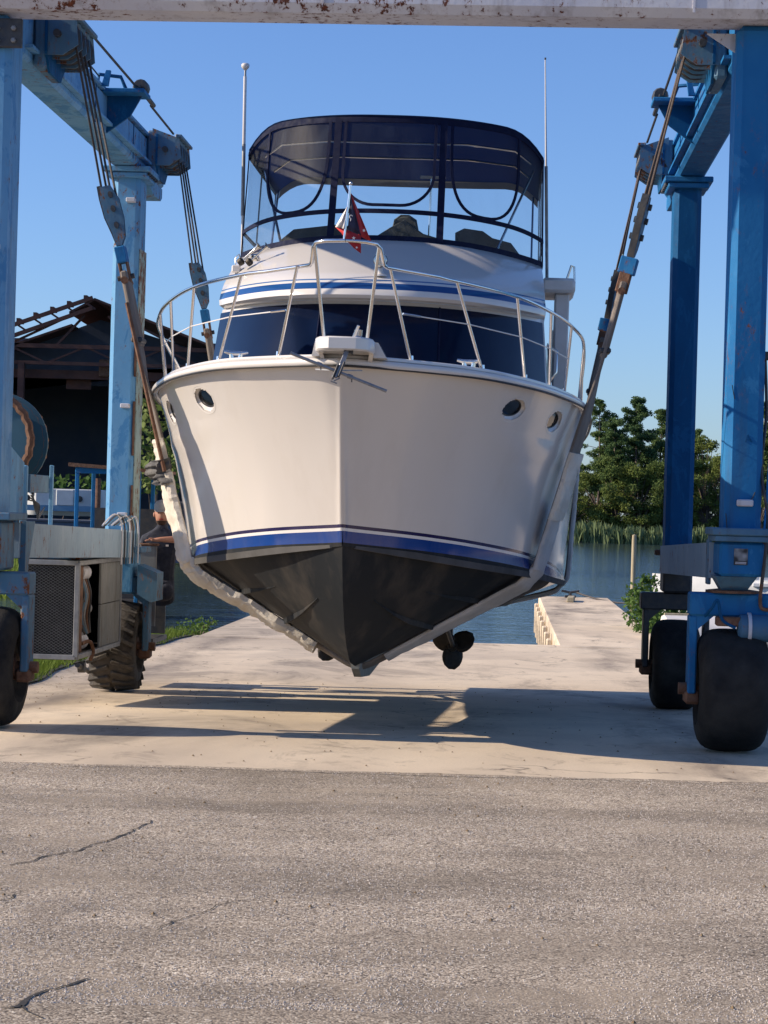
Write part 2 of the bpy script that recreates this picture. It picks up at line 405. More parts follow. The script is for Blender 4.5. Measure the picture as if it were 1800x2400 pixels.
def m_leaf(name, c1, c2, scale=.5):
    t = NT(name); c = t.ramp(t.noise(scale, 4, .65), [(.3, c1), (.7, c2)])
    oi = t.n('ShaderNodeObjectInfo'); c = t.mix(1.0, c, t.ramp(oi.outputs['Random'], [(0, (.72, .80, .85)), (1, (1.18, 1.12, .95))]), 'MULTIPLY')
    t.base(c); t.rough(.75); t.spec(.2)
    tl = t.n('ShaderNodeBsdfTranslucent'); t.l(c, tl.inputs[0]); mx = t.n('ShaderNodeMixShader'); mx.inputs[0].default_value = .28
    t.l(t.b.outputs[0], mx.inputs[1]); t.l(tl.outputs[0], mx.inputs[2]); t.l(mx.outputs[0], t.o.inputs[0])
m_leaf('leaf_broad', (.10, .145, .035), (.18, .215, .06), .35)
m_leaf('leaf_pine', (.07, .125, .045), (.12, .175, .06), .5)
m_leaf('leaf_reed', (.16, .21, .09), (.26, .30, .14), .8)
m_leaf('leaf_bush', (.06, .12, .025), (.13, .20, .045), 3)
m_leaf('leaf_grass', (.085, .14, .018), (.16, .22, .035), 1.3)
simple('bark', (.12, .09, .07), (.07, .055, .045), 4, .95, st=(1, 1, .2))
simple('bark_pale', (.20, .16, .13), (.12, .10, .085), 4, .95, st=(1, 1, .2))

# ------------------------------------------------------------------ setting
rnd = random.Random(7)
WZ = -1.35
YAW = R(3.25)
FW = Vector((math.sin(YAW), math.cos(YAW), 0)); RT = Vector((math.cos(YAW), -math.sin(YAW), 0))
def ground_sheet(name, xs, ys, zf, mat, edge=None, skirt=None):
    m = MB(); vs = []; fs = []; nx = len(xs)
    for y in ys:
        for x in xs:
            yy = y + (edge(x) if (edge and y == ys[-1]) else 0)
            vs.append((x, yy, zf(x, yy)))
    for j in range(len(ys) - 1):
        for i in range(nx - 1): fs.append((j*nx + i, j*nx + i + 1, (j+1)*nx + i + 1, (j+1)*nx + i))
    if skirt:
        n0 = len(vs); k = (len(ys) - 1) * nx
        for i in range(nx): v = vs[k + i]; vs.append((v[0], v[1] + .004, v[2] - skirt))
        for i in range(nx - 1): fs.append((k + i, k + i + 1, n0 + i + 1, n0 + i))
    m.add(vs, fs); return m.build(name, mat, None, None)
def jag(x): return .06 * noise.noise((x * 1.3, 3.1, 0)) + .05 * noise.noise((x * 7, 1, 0)) + .035 * noise.noise((x * 23, 5, 0))
asph = ground_sheet('asphalt_yard', [-40, -20] + [-9 + i * .05 for i in range(361)] + [20, 40], [-30, 2, 6, 9, 12, 13.86],
                    lambda x, y: .012, MAT['asphalt'], jag, .03)
tag(asph, kind='structure')
def edge_l(Y): return -3.78 + .05 * math.sin(Y * 1.7) if Y < 26 else lerp(-3.78, -2.95, (Y - 26) / 7) + .04 * math.sin(Y * 2.1)
m = MB(); vs = []; fs = []
ysl = [13.0 + .25 * i for i in range(81)]                     # 13 .. 33
for y in ysl:
    xl = edge_l(y) if y > 19 else lerp(-14, edge_l(19), max(0, (y - 17.5) / 1.5)) if y > 17.5 else -14
    for i in range(13): vs.append((lerp(xl, 13.0 if y < 29 else lerp(13, 5.3, (y - 29) / 4), i / 12), y, gz(y) - .0))
n = 13
for j in range(len(ysl) - 1):
    for i in range(n - 1): fs.append((j*n + i, j*n + i + 1, (j+1)*n + i + 1, (j+1)*n + i))
k = len(vs)
for i in range(n): v = vs[(len(ysl)-1)*n + i]; vs.append((v[0], v[1] + .02, v[2] - 3.0))
for i in range(n - 1): fs.append(((len(ysl)-1)*n + i, (len(ysl)-1)*n + i + 1, k + i + 1, k + i))
for side in (0, n - 1):
    k = len(vs)
    for j in range(len(ysl)): v = vs[j*n + side]; vs.append((v[0], v[1], v[2] - 1.2))
    for j in range(len(ysl) - 1): fs.append((j*n + side, (j+1)*n + side, k + j + 1, k + j))
m.add(vs, fs); apron = m.build('concrete_apron', MAT['concrete']); tag(apron, kind='structure')
# quay coping joint: a low raised strip along the end of the apron
coping = mk('quay_coping', MAT['concrete_pier'], apron, 'box', (-2.9, 32.72, -.42), (5.2, 33.06, gz(33) + .012), .012)

# water, banks
wt = ground_sheet('water', [-400, 400], [33.03, 60, 120, 600], lambda x, y: WZ, MAT['water'])
tag(wt, kind='structure')
def bank_z(x, y):                        # land left of the apron, rising inland
    d = edge_l(min(max(y, 19), 33)) - x
    if y > 33: d = (-5.6 - .34 * (y - 33)) - x if y < 75 else (-5.6 - .34 * 42 - .02 * (y - 75)) - x
    if y <= 33: z = gz(min(max(y, 15), 33)) + .02 + .06 * min(max(d, 0), 2)
    else: z = min(-1.6 + .42 * d, .05 + .01 * max(d, 0)) if d > 0 else -1.8
    return z + .05 * noise.noise((x * .8, y * .8, 0)) * (1 if d > .4 else .1)
m = MB(); vs = []; fs = []
ys = [18 + .5 * i for i in range(31)] + [33.5, 34, 35, 36.5, 38, 41, 45, 50, 56, 64, 75, 90, 110, 140, 200]
for y in ys:
    x0 = edge_l(min(max(y, 19), 33)) + .06 if y <= 33 else (-5.6 - .34 * (y - 33) if y < 75 else -19.9 - .02 * (y - 75)) + .6
    for i in range(22): d = (i / 21) ** 2.2 * 90; vs.append((x0 - d, y, bank_z(x0 - d, y)))
for j in range(len(ys) - 1):
    for i in range(21): fs.append((j*22 + i, (j+1)*22 + i, (j+1)*22 + i + 1, j*22 + i + 1))
m.add(vs, fs); bank = m.build('grass_bank', MAT['soil'], None, 30); tag(bank, kind='structure')
# far bank
m = MB(); vs = []; fs = []
xs = [-160 + 8 * i for i in range(51)]
for j, (dy, z) in enumerate([(0, -1.9), (1.2, -1.2), (5, -.9), (20, -.3), (90, .6), (400, 1.0)]):
    for x in xs: vs.append((x, 258 + dy + 2.5 * noise.noise((x * .05, j * .3, 0)), z))
for j in range(5):
    for i in range(50): fs.append((j*51 + i, j*51 + i + 1, (j+1)*51 + i + 1, (j+1)*51 + i))
m.add(vs, fs); fb = m.build('far_bank', MAT['soil'], None, 30); tag(fb, kind='structure')

# finger piers of the lift slip
def pier(x0, x1, L, label):
    """deck from local x0..x1 (measured across the slip axis), running L metres out from the quay"""
    o = Vector((-.18, 16.02, 0)) + FW * 17.05
    root = empty('finger_pier', (o.x, o.y, -.30), (0, 0, -YAW)); tag(root, label, 'pier', 'finger piers of the lift slip')
    mk('deck', MAT['concrete_pier'], root, 'box', (x0, 0.0, -.34), (x1, L, .003), .02)
    mk('pier_wall', MAT['concrete_pier'], root, 'box', (x0 + .10, .02, -2.2), (x1 - .10, L - .1, -.345))
    xi = x0 if abs(x0) < abs(x1) else x1; sg = 1 if xi == x1 else -1
    fend = MB().box((-.05, -.13, -.75), (.05, .13, -.05), .02); fo = None
    for k in range(9):
        loc = (xi + sg * .085, 1.2 + k * (L - 2) / 9.0, -.02)
        if fo is None: fo = fend.build('fender_block', MAT['concrete_pier'], root); fo.location = loc
        else: link_to('fender_block', fo.data, root, loc)
    return root
pier(-3.62, -2.03, 20.5, 'pale concrete finger pier running out behind the wrapped sling, left of the slip')
rp = pier(1.98, 3.72, 20.6, 'sunlit concrete finger pier with edge blocks, right of the water slip')
# ring bolt and mooring rope at the pier's far end
cl = empty('mooring_cleat', rp.matrix_world @ Vector((0, 0, 0))); 
pw = Vector((-.18, 16.02, 0)) + FW * (17.05 + 19.9) + RT * 2.75; cl.location = (pw.x, pw.y, -.29)
tag(cl, 'small dark iron cleat at the far end of the sunlit pier', 'cleat')
mk('base', MAT['dark_steel'], cl, 'box', (-.14, -.05, 0), (.14, .05, .06), .01)
mk('horn', MAT['dark_steel'], cl, 'tube', [(-.22, 0, .17), (0, 0, .13), (.22, 0, .17)], .03)
mk('stem', MAT['dark_steel'], cl, 'tube', [(0, 0, .04), (0, 0, .14)], .04)
m = MB(); q = Vector((pw.x + .15, pw.y, -.16)); e = Vector((6.6, 50.0, -.18))
m.tube([q.lerp(e, t) + Vector((0, 0, -.16 * math.sin(math.pi * t))) for t in [i / 10 for i in range(11)]], .022, 6)
tag(m.build('mooring_rope', MAT['rope_steel'], None, 40), 'dark slack mooring rope from the pier cleat to the shrub', 'rope')
# block lying on the pier
pb = Vector((-.18, 16.02, 0)) + FW * (17.05 + 17.2) + RT * 2.72
tag(mk('timber_offcut', MAT['wood_pole'], None, 'bar', (pb.x - .05, pb.y, -.235), (pb.x + .08, pb.y + 1.1, -.235), .16, .11, .01),
    'short brown timber offcut lying near the far end of the sunlit pier', 'timber')
# mooring pile
pl = empty('mooring_pile', at(1481, 1460, 50).to_tuple()); pl.location.z = -1.4
tag(pl, 'tall pale wooden mooring pile standing between pier and moored white boat', 'pile')
mk('shaft', MAT['wood_pole'], pl, 'lathe', [(.062, -.8), (.06, 0.4), (.054, 2.6), (.048, 2.72)], None, 10, smooth=40)
mk('top_cut', MAT['wood_pole'], pl, 'lathe', [(.047, 2.721), (.02, 2.735), (0, 2.738)], None, 10)

# cracks in the asphalt (open joints filled with dirt), plus a painted shadow line at its lip
def crack_and_lip_shade(pxs, w, label):
    pts = [ground_px(*p) for p in pxs]; fine = []
    for a, b in zip(pts, pts[1:]):
        k = max(4, int((b - a).length / .03))
        for i in range(k):
            p = a.lerp(b, i / k); q = (b - a).normalized().cross(Vector((0, 0, 1)))
            fine.append(p + q * (.035 * noise.noise((p.x * 4, p.y * 4, 0)) + .018 * noise.noise((p.x * 17, p.y * 17, 2))))
    m = MB(); N = len(fine); vs = []
    for i, p in enumerate(fine):
        t = (fine[min(i+1, N-1)] - fine[max(i-1, 0)]).normalized(); q = t.cross(Vector((0, 0, 1)))
        ww = w * (.35 + .9 * abs(noise.noise((p.x * 9, p.y * 9, 7)))) * min(1, 4 * (1 - abs(2 * i / N - 1)) + .15)
        vs += [Vector((p.x, p.y, .0155)) + q * ww, Vector((p.x, p.y, .0155)) - q * ww]
    m.add(vs, [(2*i, 2*i+1, 2*i+3, 2*i+2) for i in range(N - 1)])
    o = m.build('crack', MAT['crack_fill'], asph, None)
crack_and_lip_shade([(0, 1797), (450, 1806), (900, 1821), (1350, 1832), (1800, 1846)], .010, '')  # dark ribbon painted in as the shadow under the asphalt's ragged edge
crack_and_lip_shade([(0, 2042), (90, 2020), (190, 1995), (280, 1965), (330, 1948), (350, 1925)], .011, '')
crack_and_lip_shade([(345, 1945), (430, 1940), (560, 1944), (720, 1958)], .0035, '')
crack_and_lip_shade([(350, 2190), (430, 2160), (520, 2128), (640, 2108)], .006, '')
crack_and_lip_shade([(0, 2372), (50, 2362), (90, 2340), (160, 2318), (215, 2298)], .013, '')
crack_and_lip_shade([(55, 2365), (90, 2385), (110, 2400)], .007, '')
crack_and_lip_shade([(0, 2120), (25, 2116), (40, 2100)], .010, '')
crack_and_lip_shade([(700, 2108), (900, 2085), (1080, 2090)], .0025, '')
# ------------------------------------------------------------------ travel lift (boat hoist)
LO = Vector((-.18, 16.02, 0))
lift = empty('boat_hoist', LO.to_tuple(), (0, 0, -YAW))
tag(lift, 'tall blue steel boat hoist on rubber wheels straddling the cabin cruiser', 'boat hoist')
LI = Matrix.Translation(LO) @ Matrix.Rotation(-YAW, 4, 'Z'); LIi = LI.inverted()
def Lp(px, py, Y): return LIi @ at(px, py, Y)
GR = -.20                                     # ground under the rear wheels
XP0, XP1 = 2.69, 2.96                         # posts, inner and outer face
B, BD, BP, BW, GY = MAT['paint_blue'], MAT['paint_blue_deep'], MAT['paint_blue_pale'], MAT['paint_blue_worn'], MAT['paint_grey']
def post(sx, y0, y1, zb, zt, mat, name='post'):
    return mk(name, mat, lift, 'box', (sx * XP0, y0, zb), (sx * XP1, y1, zt), .045, smooth=30)
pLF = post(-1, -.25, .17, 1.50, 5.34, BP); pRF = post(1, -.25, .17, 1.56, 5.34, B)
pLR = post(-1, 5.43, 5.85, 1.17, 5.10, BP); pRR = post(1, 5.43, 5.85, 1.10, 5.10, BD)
for p, zs in ((pLR, (4.78, 2.70, 1.60)), (pRF, ()), (pLF, (3.6,))):   # rung brackets welded to the front faces
    for z in zs:
        y = 5.43 if p is pLR else -.25
        b = MB(); b.box((-2.82, y - .075, z - .022), (-2.73, y + .01, z + .022), .006); b.build('rung_bracket', GY, p)
mk('edge_plate', MAT['paint_green'], pLR, 'box', (-2.688, 5.47, 1.28), (-2.676, 5.83, 4.3), .003)
for (za, zb_) in ((1.35, 1.9), (2.2, 2.75), (3.0, 3.3)): mk('rust_edge', MAT['rusty_steel'], pLR, 'box', (-2.705, 5.436, za), (-2.684, 5.462, zb_), .003)
# long side beams, with a bottom flange strip and stiffener seams
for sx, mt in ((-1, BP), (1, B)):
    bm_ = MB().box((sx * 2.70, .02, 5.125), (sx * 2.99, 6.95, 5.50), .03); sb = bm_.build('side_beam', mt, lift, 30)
    MB().box((sx * 2.64, .25, 5.20), (sx * 2.698, 6.5, 5.225)).build('flange_strip', mt, sb)
    MB().box((sx * 2.68, .2, 5.502), (sx * 2.78, 6.8, 5.53)).build('top_rail', mt, sb)
    for yj in (3.05, 5.0, 6.35): MB().box((sx * 2.693, yj, 5.14), (sx * 2.699, yj + .012, 5.49)).build('weld_seam', BD, sb)
    # rounded end shoe
    sh = MB(); pts = [(6.0, 5.123), (6.2, 5.02), (6.35, 4.985), (6.86, 4.985), (6.94, 5.03), (6.94, 5.123)]
    sh.plate([(sx * 2.715, y, z) for y, z in pts], (sx * .26, 0, 0)); sh.build('end_shoe', mt, sb)
    # flange plates at the rear post head
    fp = MB().box((sx * 2.58, 5.33, 5.065), (sx * 3.06, 5.95, 5.12), .008).box((sx * 2.62, 5.36, 5.01), (sx * 3.02, 5.92, 5.06), .008)
    fo = fp.build('head_flange', mt, lift)
    for k in range(5):
        MB().lathe([(.018, 0), (.018, .02), (.012, .026)], Matrix.Translation((sx * 2.60, 5.42 + k * .11, 5.035)), 6).build('bolt', MAT['dark_steel'], fo)
# bolted corner plates front
for sx in (-1,):
    cp = MB().box((sx * 2.60, -.30, 5.08), (sx * 3.06, -.255, 5.295), .006).build('corner_plate', MAT['dark_steel'] if sx < 0 else BD, lift)
    for bx in (2.66, 2.78, 2.90):
        for bz in (5.13, 5.22):
            MB().lathe([(.02, 0), (.02, .02), (.012, .028)], Matrix.Translation((sx * bx, -.30, bz)) @ Matrix.Rotation(R(90), 4, 'X'), 6).build('bolt', MAT['galv'], cp)
# front cross beam (pale grey, rust-stained)
paint('beam_grey', (.50, .50, .56), (.60, .585, .60), rust=.585, dirt=(.14, .10, .075), dirt_amt=.6, rustc=((.05, .015, .008), (.16, .045, .02)))
xb = mk('cross_beam', MAT['beam_grey'], lift, 'box', (-3.25, -.47, 5.343), (3.25, .0, 5.93), .06, smooth=30)
MB().box((2.34, -.477, 5.37), (2.358, -.468, 5.90)).build('weld_seam', MAT['beam_grey'], xb)
MB().box((-.35, -.476, 5.37), (-.336, -.468, 5.90)).build('weld_seam', MAT['beam_grey'], xb)
# gusset at the right end of the beam
MB().plate([(2.48, -.1, 5.305), (2.69, -.1, 5.17), (2.69, -.1, 5.305)], (0, .03, 0)).build('gusset', MAT['beam_grey'], xb)

# --- legs: post feet, forks, wheels
def tyre_profile(r, w, rim):
    p = []
    for k in range(17):
        a = math.pi * k / 16; x = -w / 2 * math.cos(a)
        bulge = 1 - (abs(2 * x / w)) ** 4.2
        p.append((rim + (r - rim) * max(0, bulge) ** .42, x))
    return [(rim - .03, -w * .36)] + p + [(rim - .03, w * .36)]
def wheel(sx, y, r, w, lugs, mat):
    WX = 2.80 if y < 2 else 2.83
    zc = r + (0 if y < 2 else GR - .005) - .004
    M = Matrix.Translation((sx * WX, y, zc)) @ Matrix.Rotation(R(90), 4, 'Y')
    e = bpy.data.objects.new('wheel', None); COL.objects.link(e); e.parent = lift
    t = MB().lathe(tyre_profile(r - (.035 if lugs else 0), w, .27), M, 48)
    if lugs:
        for k in range(22):
            for s in (-1, 1):
                a = 2 * math.pi * (k + (.5 if s > 0 else 0)) / 22
                p0 = Vector(((r - .045) * math.cos(a), (r - .045) * math.sin(a), s * .01))
                a2 = a + .22; p1 = Vector(((r - .075) * math.cos(a2), (r - .075) * math.sin(a2), s * w * .49))
                up = Vector((math.cos(a + .1), math.sin(a + .1), 0))
                t2 = MB().bar(p0, p1, .045, .085, .008, up); t.add([M @ Vector(v) for v in t2.v], t2.f)
    else:
        for g in (-.13, -.045, .045, .13):
            pass
    to = t.build('tyre', mat, e, 40)
    rim = MB().lathe([(.02, -w * .26), (.12, -w * .30), (.16, -w * .22), (.25, -w * .20), (.285, -w * .40), (.285, w * .40), (.25, w * .20), (.16, w * .22), (.12, w * .30), (.02, w * .26)], M, 28)
    rim.build('rim', BW, e, 35)
    hub = MB().lathe([(.10, -w * .44), (.10, w * .44)], M, 14); hub.build('hub', MAT['rusty_steel'], e, 35)
    for k in range(8):
        a = 2 * math.pi * k / 8
        MB().lathe([(.016, -w*.33), (.016, -w*.285)], M @ Matrix.Translation((.135 * math.cos(a), .135 * math.sin(a), 0)), 6).build('wheel_nut', MAT['dark_steel'], e)
    return e, zc
for sx, y, lug, mt in ((1, 0, False, MAT['rubber']), (1, 5.62, False, MAT['rubber']), (-1, 0, False, MAT['rubber']), (-1, 5.62, True, MAT['rubber_mud'])):
    w, zc = wheel(sx, y, .455 if not lug else .47, .52 if y < 2 else .48, lug, mt)
    rear = y > 2; dz = GR if rear else 0
    # fork: crossbar plus two legs, axle caps
    cb = {(1, False): B, (1, True): MAT['dark_steel'], (-1, False): BW, (-1, True): BW}[(sx, rear)]
    fk = MB().box((sx * 2.47, y - .12, 1.00 + dz), (sx * 3.17, y + .12, 1.17 + dz), .012)
    fko = fk.build('fork_crossbar', cb, lift)
    for lx in ((2.47, 3.10) if y < 2 else (2.50, 3.10)):
        lg = MB().box((sx * lx, y - .105, .42 + dz), (sx * (lx + .06), y + .105, .998 + dz), .01)
        lg.plate([(sx * (lx + .02), y - .10, 1.0 + dz), (sx * (lx + .02), y - .10, .86 + dz), (sx * (lx + (.18 if lx < 2.8 else -.12)), y - .10, 1.0 + dz)], (0, .2, 0))
        lo = lg.build('fork_leg', cb if not (sx > 0 and rear) else MAT['dark_steel'], lift)
        MB().box((sx * (lx - .02), y - .09, .34 + dz), (sx * (lx + .10), y + .09, .44 + dz), .02).build('axle_block', MAT['rusty_steel'], lo)
        MB().lathe([(.045, -.10), (.045, .10)], Matrix.Translation((sx * (lx + .04), y, zc)) @ Matrix.Rotation(R(90), 4, 'Y'), 12).build('axle_pin', MAT['rusty_steel'], lo)
# right front foot: flange, socket block with data plate, cone
ft = MB().box((2.60, -.34, 1.60), (3.05, .26, 1.655), .008).box((2.62, -.32, 1.555), (3.03, .24, 1.598), .006).build('foot_flange', BW, lift)
sk = MB().box((2.66, -.275, 1.30), (2.99, .195, 1.552), .02).build('socket_block', B, lift)
# chipped steel plate with a faded photo-like print
t = NT('data_plate'); sp = t.n('ShaderNodeSeparateXYZ'); t.l(t.co(), sp.inputs[0])
pr = t.math('MULTIPLY', t.ramp(t.noise(16, 1, .4), [(.38, 0.0), (.7, .8)]), t.math('GREATER_THAN', sp.outputs[2], 1.415))
t.base(t.mix(pr, (.012, .014, .018), (.32, .34, .36))); t.rough(.5)
dpo = MB().box((2.765, -.281, 1.385), (2.865, -.276, 1.505)).build('data_plate', MAT['data_plate'], sk)
for z in (1.405, 1.395):
    MB().box((2.775, -.2825, z - .0025), (2.855, -.2815, z + .0025)).build('print_line', GY, dpo)
m = MB(); m.loft([[(2.64, -.26, 1.298), (2.94, -.26, 1.298), (2.94, .18, 1.298), (2.64, .18, 1.298)], [(2.71, -.10, 1.17), (2.87, -.10, 1.17), (2.87, .10, 1.17), (2.71, .10, 1.17)]], True, True)
m.build('foot_cone', BW, lift)
mk('swivel_plate', MAT['rusty_steel'], lift, 'lathe', [(.20, 1.172), (.20, 1.19), (.12, 1.20)], Matrix.Translation((2.79, 0, 0)), 20)
# drive motor and chain guard on the right front wheel
mm = MB().lathe([(.07, -.02), (.10, 0), (.10, .26), (.075, .28), (.075, .40)], Matrix.Translation((2.84, -.14, .92)) @ Matrix.Rotation(R(90), 4, 'Y'), 18)
mo = mm.build('drive_motor', BW, lift, 35)
MB().lathe([(.115, .05), (.115, .075)], Matrix.Translation((2.84, -.14, .92)) @ Matrix.Rotation(R(90), 4, 'Y'), 18).build('motor_flange', GY, mo, 35)
MB().box((2.66, -.2, .93), (2.84, -.06, 1.0), .01).build('motor_bracket', MAT['rusty_steel'], mo)
ch = empty('drive_chain'); ch.parent = lift
chain_me = MB().box((-.022, -.03, -.014), (.022, .03, .014), .004)
cmo = None
ring = []
for k in range(54):
    t_ = k / 54.0 * 2 * math.pi
    ring.append((3.19, .02 + .30 * math.cos(t_) * (1 if math.sin(t_) < 0 else .55), .62 + .34 * math.sin(t_)))
for k, p in enumerate(ring):
    q = ring[(k + 1) % len(ring)]; an = math.atan2(q[2] - p[2], q[1] - p[1])
    if cmo is None: cmo = chain_me.build('chain_link', MAT['dark_steel'], ch); cmo.location = p; cmo.rotation_euler = (an, 0, 0)
    else: link_to('chain_link', cmo.data, ch, p, (an, 0, 0))
# hydraulic hoses hanging along the right front post and foot
def hose(pts, r, mat=MAT['black_plastic'], name='hose'):
    P = []; pts = [Vector(p) for p in pts]
    for i in range(len(pts) - 1):
        p0, p1, p2, p3 = pts[max(i-1, 0)], pts[i], pts[i+1], pts[min(i+2, len(pts)-1)]
        for k in range(7):
            s = k / 7; P.append(.5 * ((2*p1) + (p2 - p0)*s + (2*p0 - 5*p1 + 4*p2 - p3)*s*s + (3*p1 - p0 - 3*p2 + p3)*s**3))
    P.append(pts[-1]); return MB().tube(P, r, 7).build(name, mat, lift, 50)
hose([(2.97, -.1, 2.95), (2.99, -.12, 2.5), (2.955, -.2, 2.1), (3.0, -.26, 1.75), (2.99, -.3, 1.5), (2.97, -.28, 1.25)], .012)
hose([(3.02, -.05, 2.95), (3.03, -.1, 2.4), (3.0, -.22, 1.95), (2.98, -.28, 1.62)], .01, B)
hose([(2.58, -.15, 1.0), (2.62, -.22, 1.06), (2.66, -.24, 1.12), (2.70, -.2, .98), (2.8, -.2, .92)], .012, BD)
hose([(2.99, -.1, 1.62), (3.0, -.15, 1.42), (2.98, -.14, 1.12), (3.02, -.14, 1.06), (3.14, -.12, 1.08)], .014, MAT['rusty_steel'])
for z in (2.93, 1.5): mk('hose_clamp', MAT['dark_steel'], lift, 'box', (2.92, -.15, z - .03), (3.04, -.06, z + .03), .006)
mk('light_box', GY, lift, 'box', (2.775, -.285, 1.815), (2.895, -.252, 1.865), .008)
hose([(2.86, -.262, 1.85), (2.89, -.262, 1.88), (2.915, -.24, 1.94)], .004)
for (x0, z0, x1, z1) in ((2.72, 2.70, 2.74, 2.60), (2.70, 1.76, 2.715, 1.62), (2.715, 1.62, 2.74, 1.56)):   # flaked paint runs
    mk('paint_flake', MAT['crack_fill'], pRF, 'bar', (x0, -.2515, z0), (x1, -.2515, z1), .006, .002)
# grease-pencil mark on the post: an "A"-like letter with a tick
for p, q in (((2.885, 2.34), (2.865, 2.285)), ((2.885, 2.34), (2.905, 2.285)), ((2.872, 2.305), (2.912, 2.300)), ((2.90, 2.315), (2.915, 2.285))):
    mk('chalk_mark', BD, pRF, 'bar', (p[0] - .04, -.2512, p[1]), (q[0] - .04, -.2512, q[1]), .005, .0015)
# right rear foot
mk('foot_block', MAT['dark_steel'], lift, 'box', (2.68, 5.42, .975), (2.97, 5.86, 1.198), .02)
mk('pin', MAT['rusty_steel'], lift, 'box', (2.59, 5.40, 1.345), (2.648, 5.50, 1.40), .01)
# left posts' feet
mk('foot_flange', BW, lift, 'box', (-2.99, -.34, 1.56), (-2.58, .26, 1.618), .008)
mk('socket_block', BW, lift, 'box', (-2.98, -.275, 1.18), (-2.66, .195, 1.555), .02)
lf = MB().box((-3.0, 5.35, 1.22), (-2.56, 5.95, 1.275), .006).build('foot_flange', BW, lift)
for k in range(4): MB().lathe([(.02, 0), (.02, .02), (.012, .03)], Matrix.Translation((-2.95 + k * .12, 5.39, 1.277)), 6).build('bolt', MAT['galv'], lf)
mk('socket_block', BP, lift, 'box', (-2.97, 5.40, .80), (-2.66, 5.90, 1.215), .02)
m = MB(); m.plate([(-2.60, 5.38, .80), (-2.60, 5.38, 1.10), (-2.40, 5.38, 1.02), (-2.40, 5.38, .74), (-2.46, 5.38, .72)], (0, .40, 0)); m.build('foot_bracket', BW, lift)
# lower side beams (slope with the ground)
for sx, mt in ((-1, MAT['paint_sill']), (1, MAT['paint_sill'])):
    m = MB(); y0, y1 = .25, 5.40
    z = lambda y: lerp(1.545, 1.44, y / 5.4)
    pr = lambda y, s: [(sx * 2.64, y, z(y)), (sx * 2.88, y, z(y)), (sx * 2.88, y, z(y) - .27), (sx * 2.64, y, z(y) - .27)]
    m.loft([pr(y0, 0), pr(y1, 0)], True, True); lb = m.build('sill_beam', mt, lift)
    MB().box((sx * 2.632, .32, z(.3) - .32), (sx * 2.66, .48, z(.3) + .02), .006).build('end_plate', BW, lb)
# left front: knee brace, sloped plate, winch drum, drum cable, pump
m = MB(); m.plate([(-2.60, .30, 1.55), (-2.60, .62, 1.55), (-2.60, .42, 1.22), (-2.60, .42, .98), (-2.60, .30, .98)], (-.05, 0, 0)); m.build('knee_brace', BW, lift)
dr = empty('winch_drum'); dr.parent = lift
Md = Matrix.Translation((-3.20, 1.55, 2.20)) @ Matrix.Rotation(R(90), 4, 'X')
MB().lathe([(.02, -.30), (.42, -.30), (.42, -.27), (.30, -.265), (.30, .265), (.42, .27), (.42, .30), (.02, .30)], Md, 40).build('drum', MAT['teal_dark'], dr, 30)
for (y, rr) in ((-.302, .385), (.30, .40)):
    P = [Md @ Vector((rr * math.cos(a), rr * math.sin(a), y)) for a in [2 * math.pi * k / 90 for k in range(90)]]
    P = [p + Vector((.006 * math.sin(k * 1.7), 0, .006 * math.cos(k * 2.3))) for k, p in enumerate(P)]
    MB().tube(P, .034, 7, True).build('cable_coil', MAT['rusty_steel'], dr, 50)
m = MB(); m.plate([(-2.88, .60, 2.22), (-2.82, 1.15, 2.02), (-2.82, 1.15, 1.56), (-2.88, .60, 1.56)], (-.06, 0, 0)); m.build('sloped_plate', BP, lift)
mk('drum_stand', BP, lift, 'box', (-3.45, 1.16, 1.55), (-2.80, 1.22, 2.0), .01)
mk('stand_upright', BP, lift, 'box', (-2.80, 2.02, 1.45), (-2.77, 2.06, 2.02), .004)
mk('stand_upright', BW, lift, 'box', (-2.90, 1.24, 1.28), (-2.86, 1.30, 2.05), .004)
mk('tray', BW, lift, 'box', (-2.90, 1.30, 1.78), (-2.80, 2.02, 1.93), .006)
mk('control_box', MAT['black_plastic'], lift, 'box', (-2.96, .44, 1.66), (-2.84, .56, 1.86), .02)
for k in range(5):
    P = [(-2.82 - .01 * k, 1.5, 1.80 - .02 * k), (-2.80, 1.45 + .05 * k, 1.68), (-2.82, 1.7, 1.60 - .01 * k), (-2.83, 2.0, 1.66)]
    hose(P, .006, MAT['dark_steel'], 'hydraulic_hose')
# bundle of hoses looping over the left sill beam next to the rear post
for k in range(7):
    x = -2.63 + .006 * k; y0 = 4.35 + .12 * k
    hose([(x - .05, y0 - .5, 1.50), (x - .01, y0 - .2, 1.60 - .008 * k), (x + .005, y0 + .05, 1.58), (x + .02, y0 + .15, 1.45), (x + .02, y0 + .15, 1.12)], .0085, (GY, MAT['dark_steel'], BW)[k % 3], 'hydraulic_hose')

simple('mesh_grey', (.13, .135, .14), (.19, .195, .20), 9, .6, .3)
simple('soot', (.008, .009, .010), (.016, .016, .017), 6, .8)  # near-black colour stands in for the shade inside the engine box
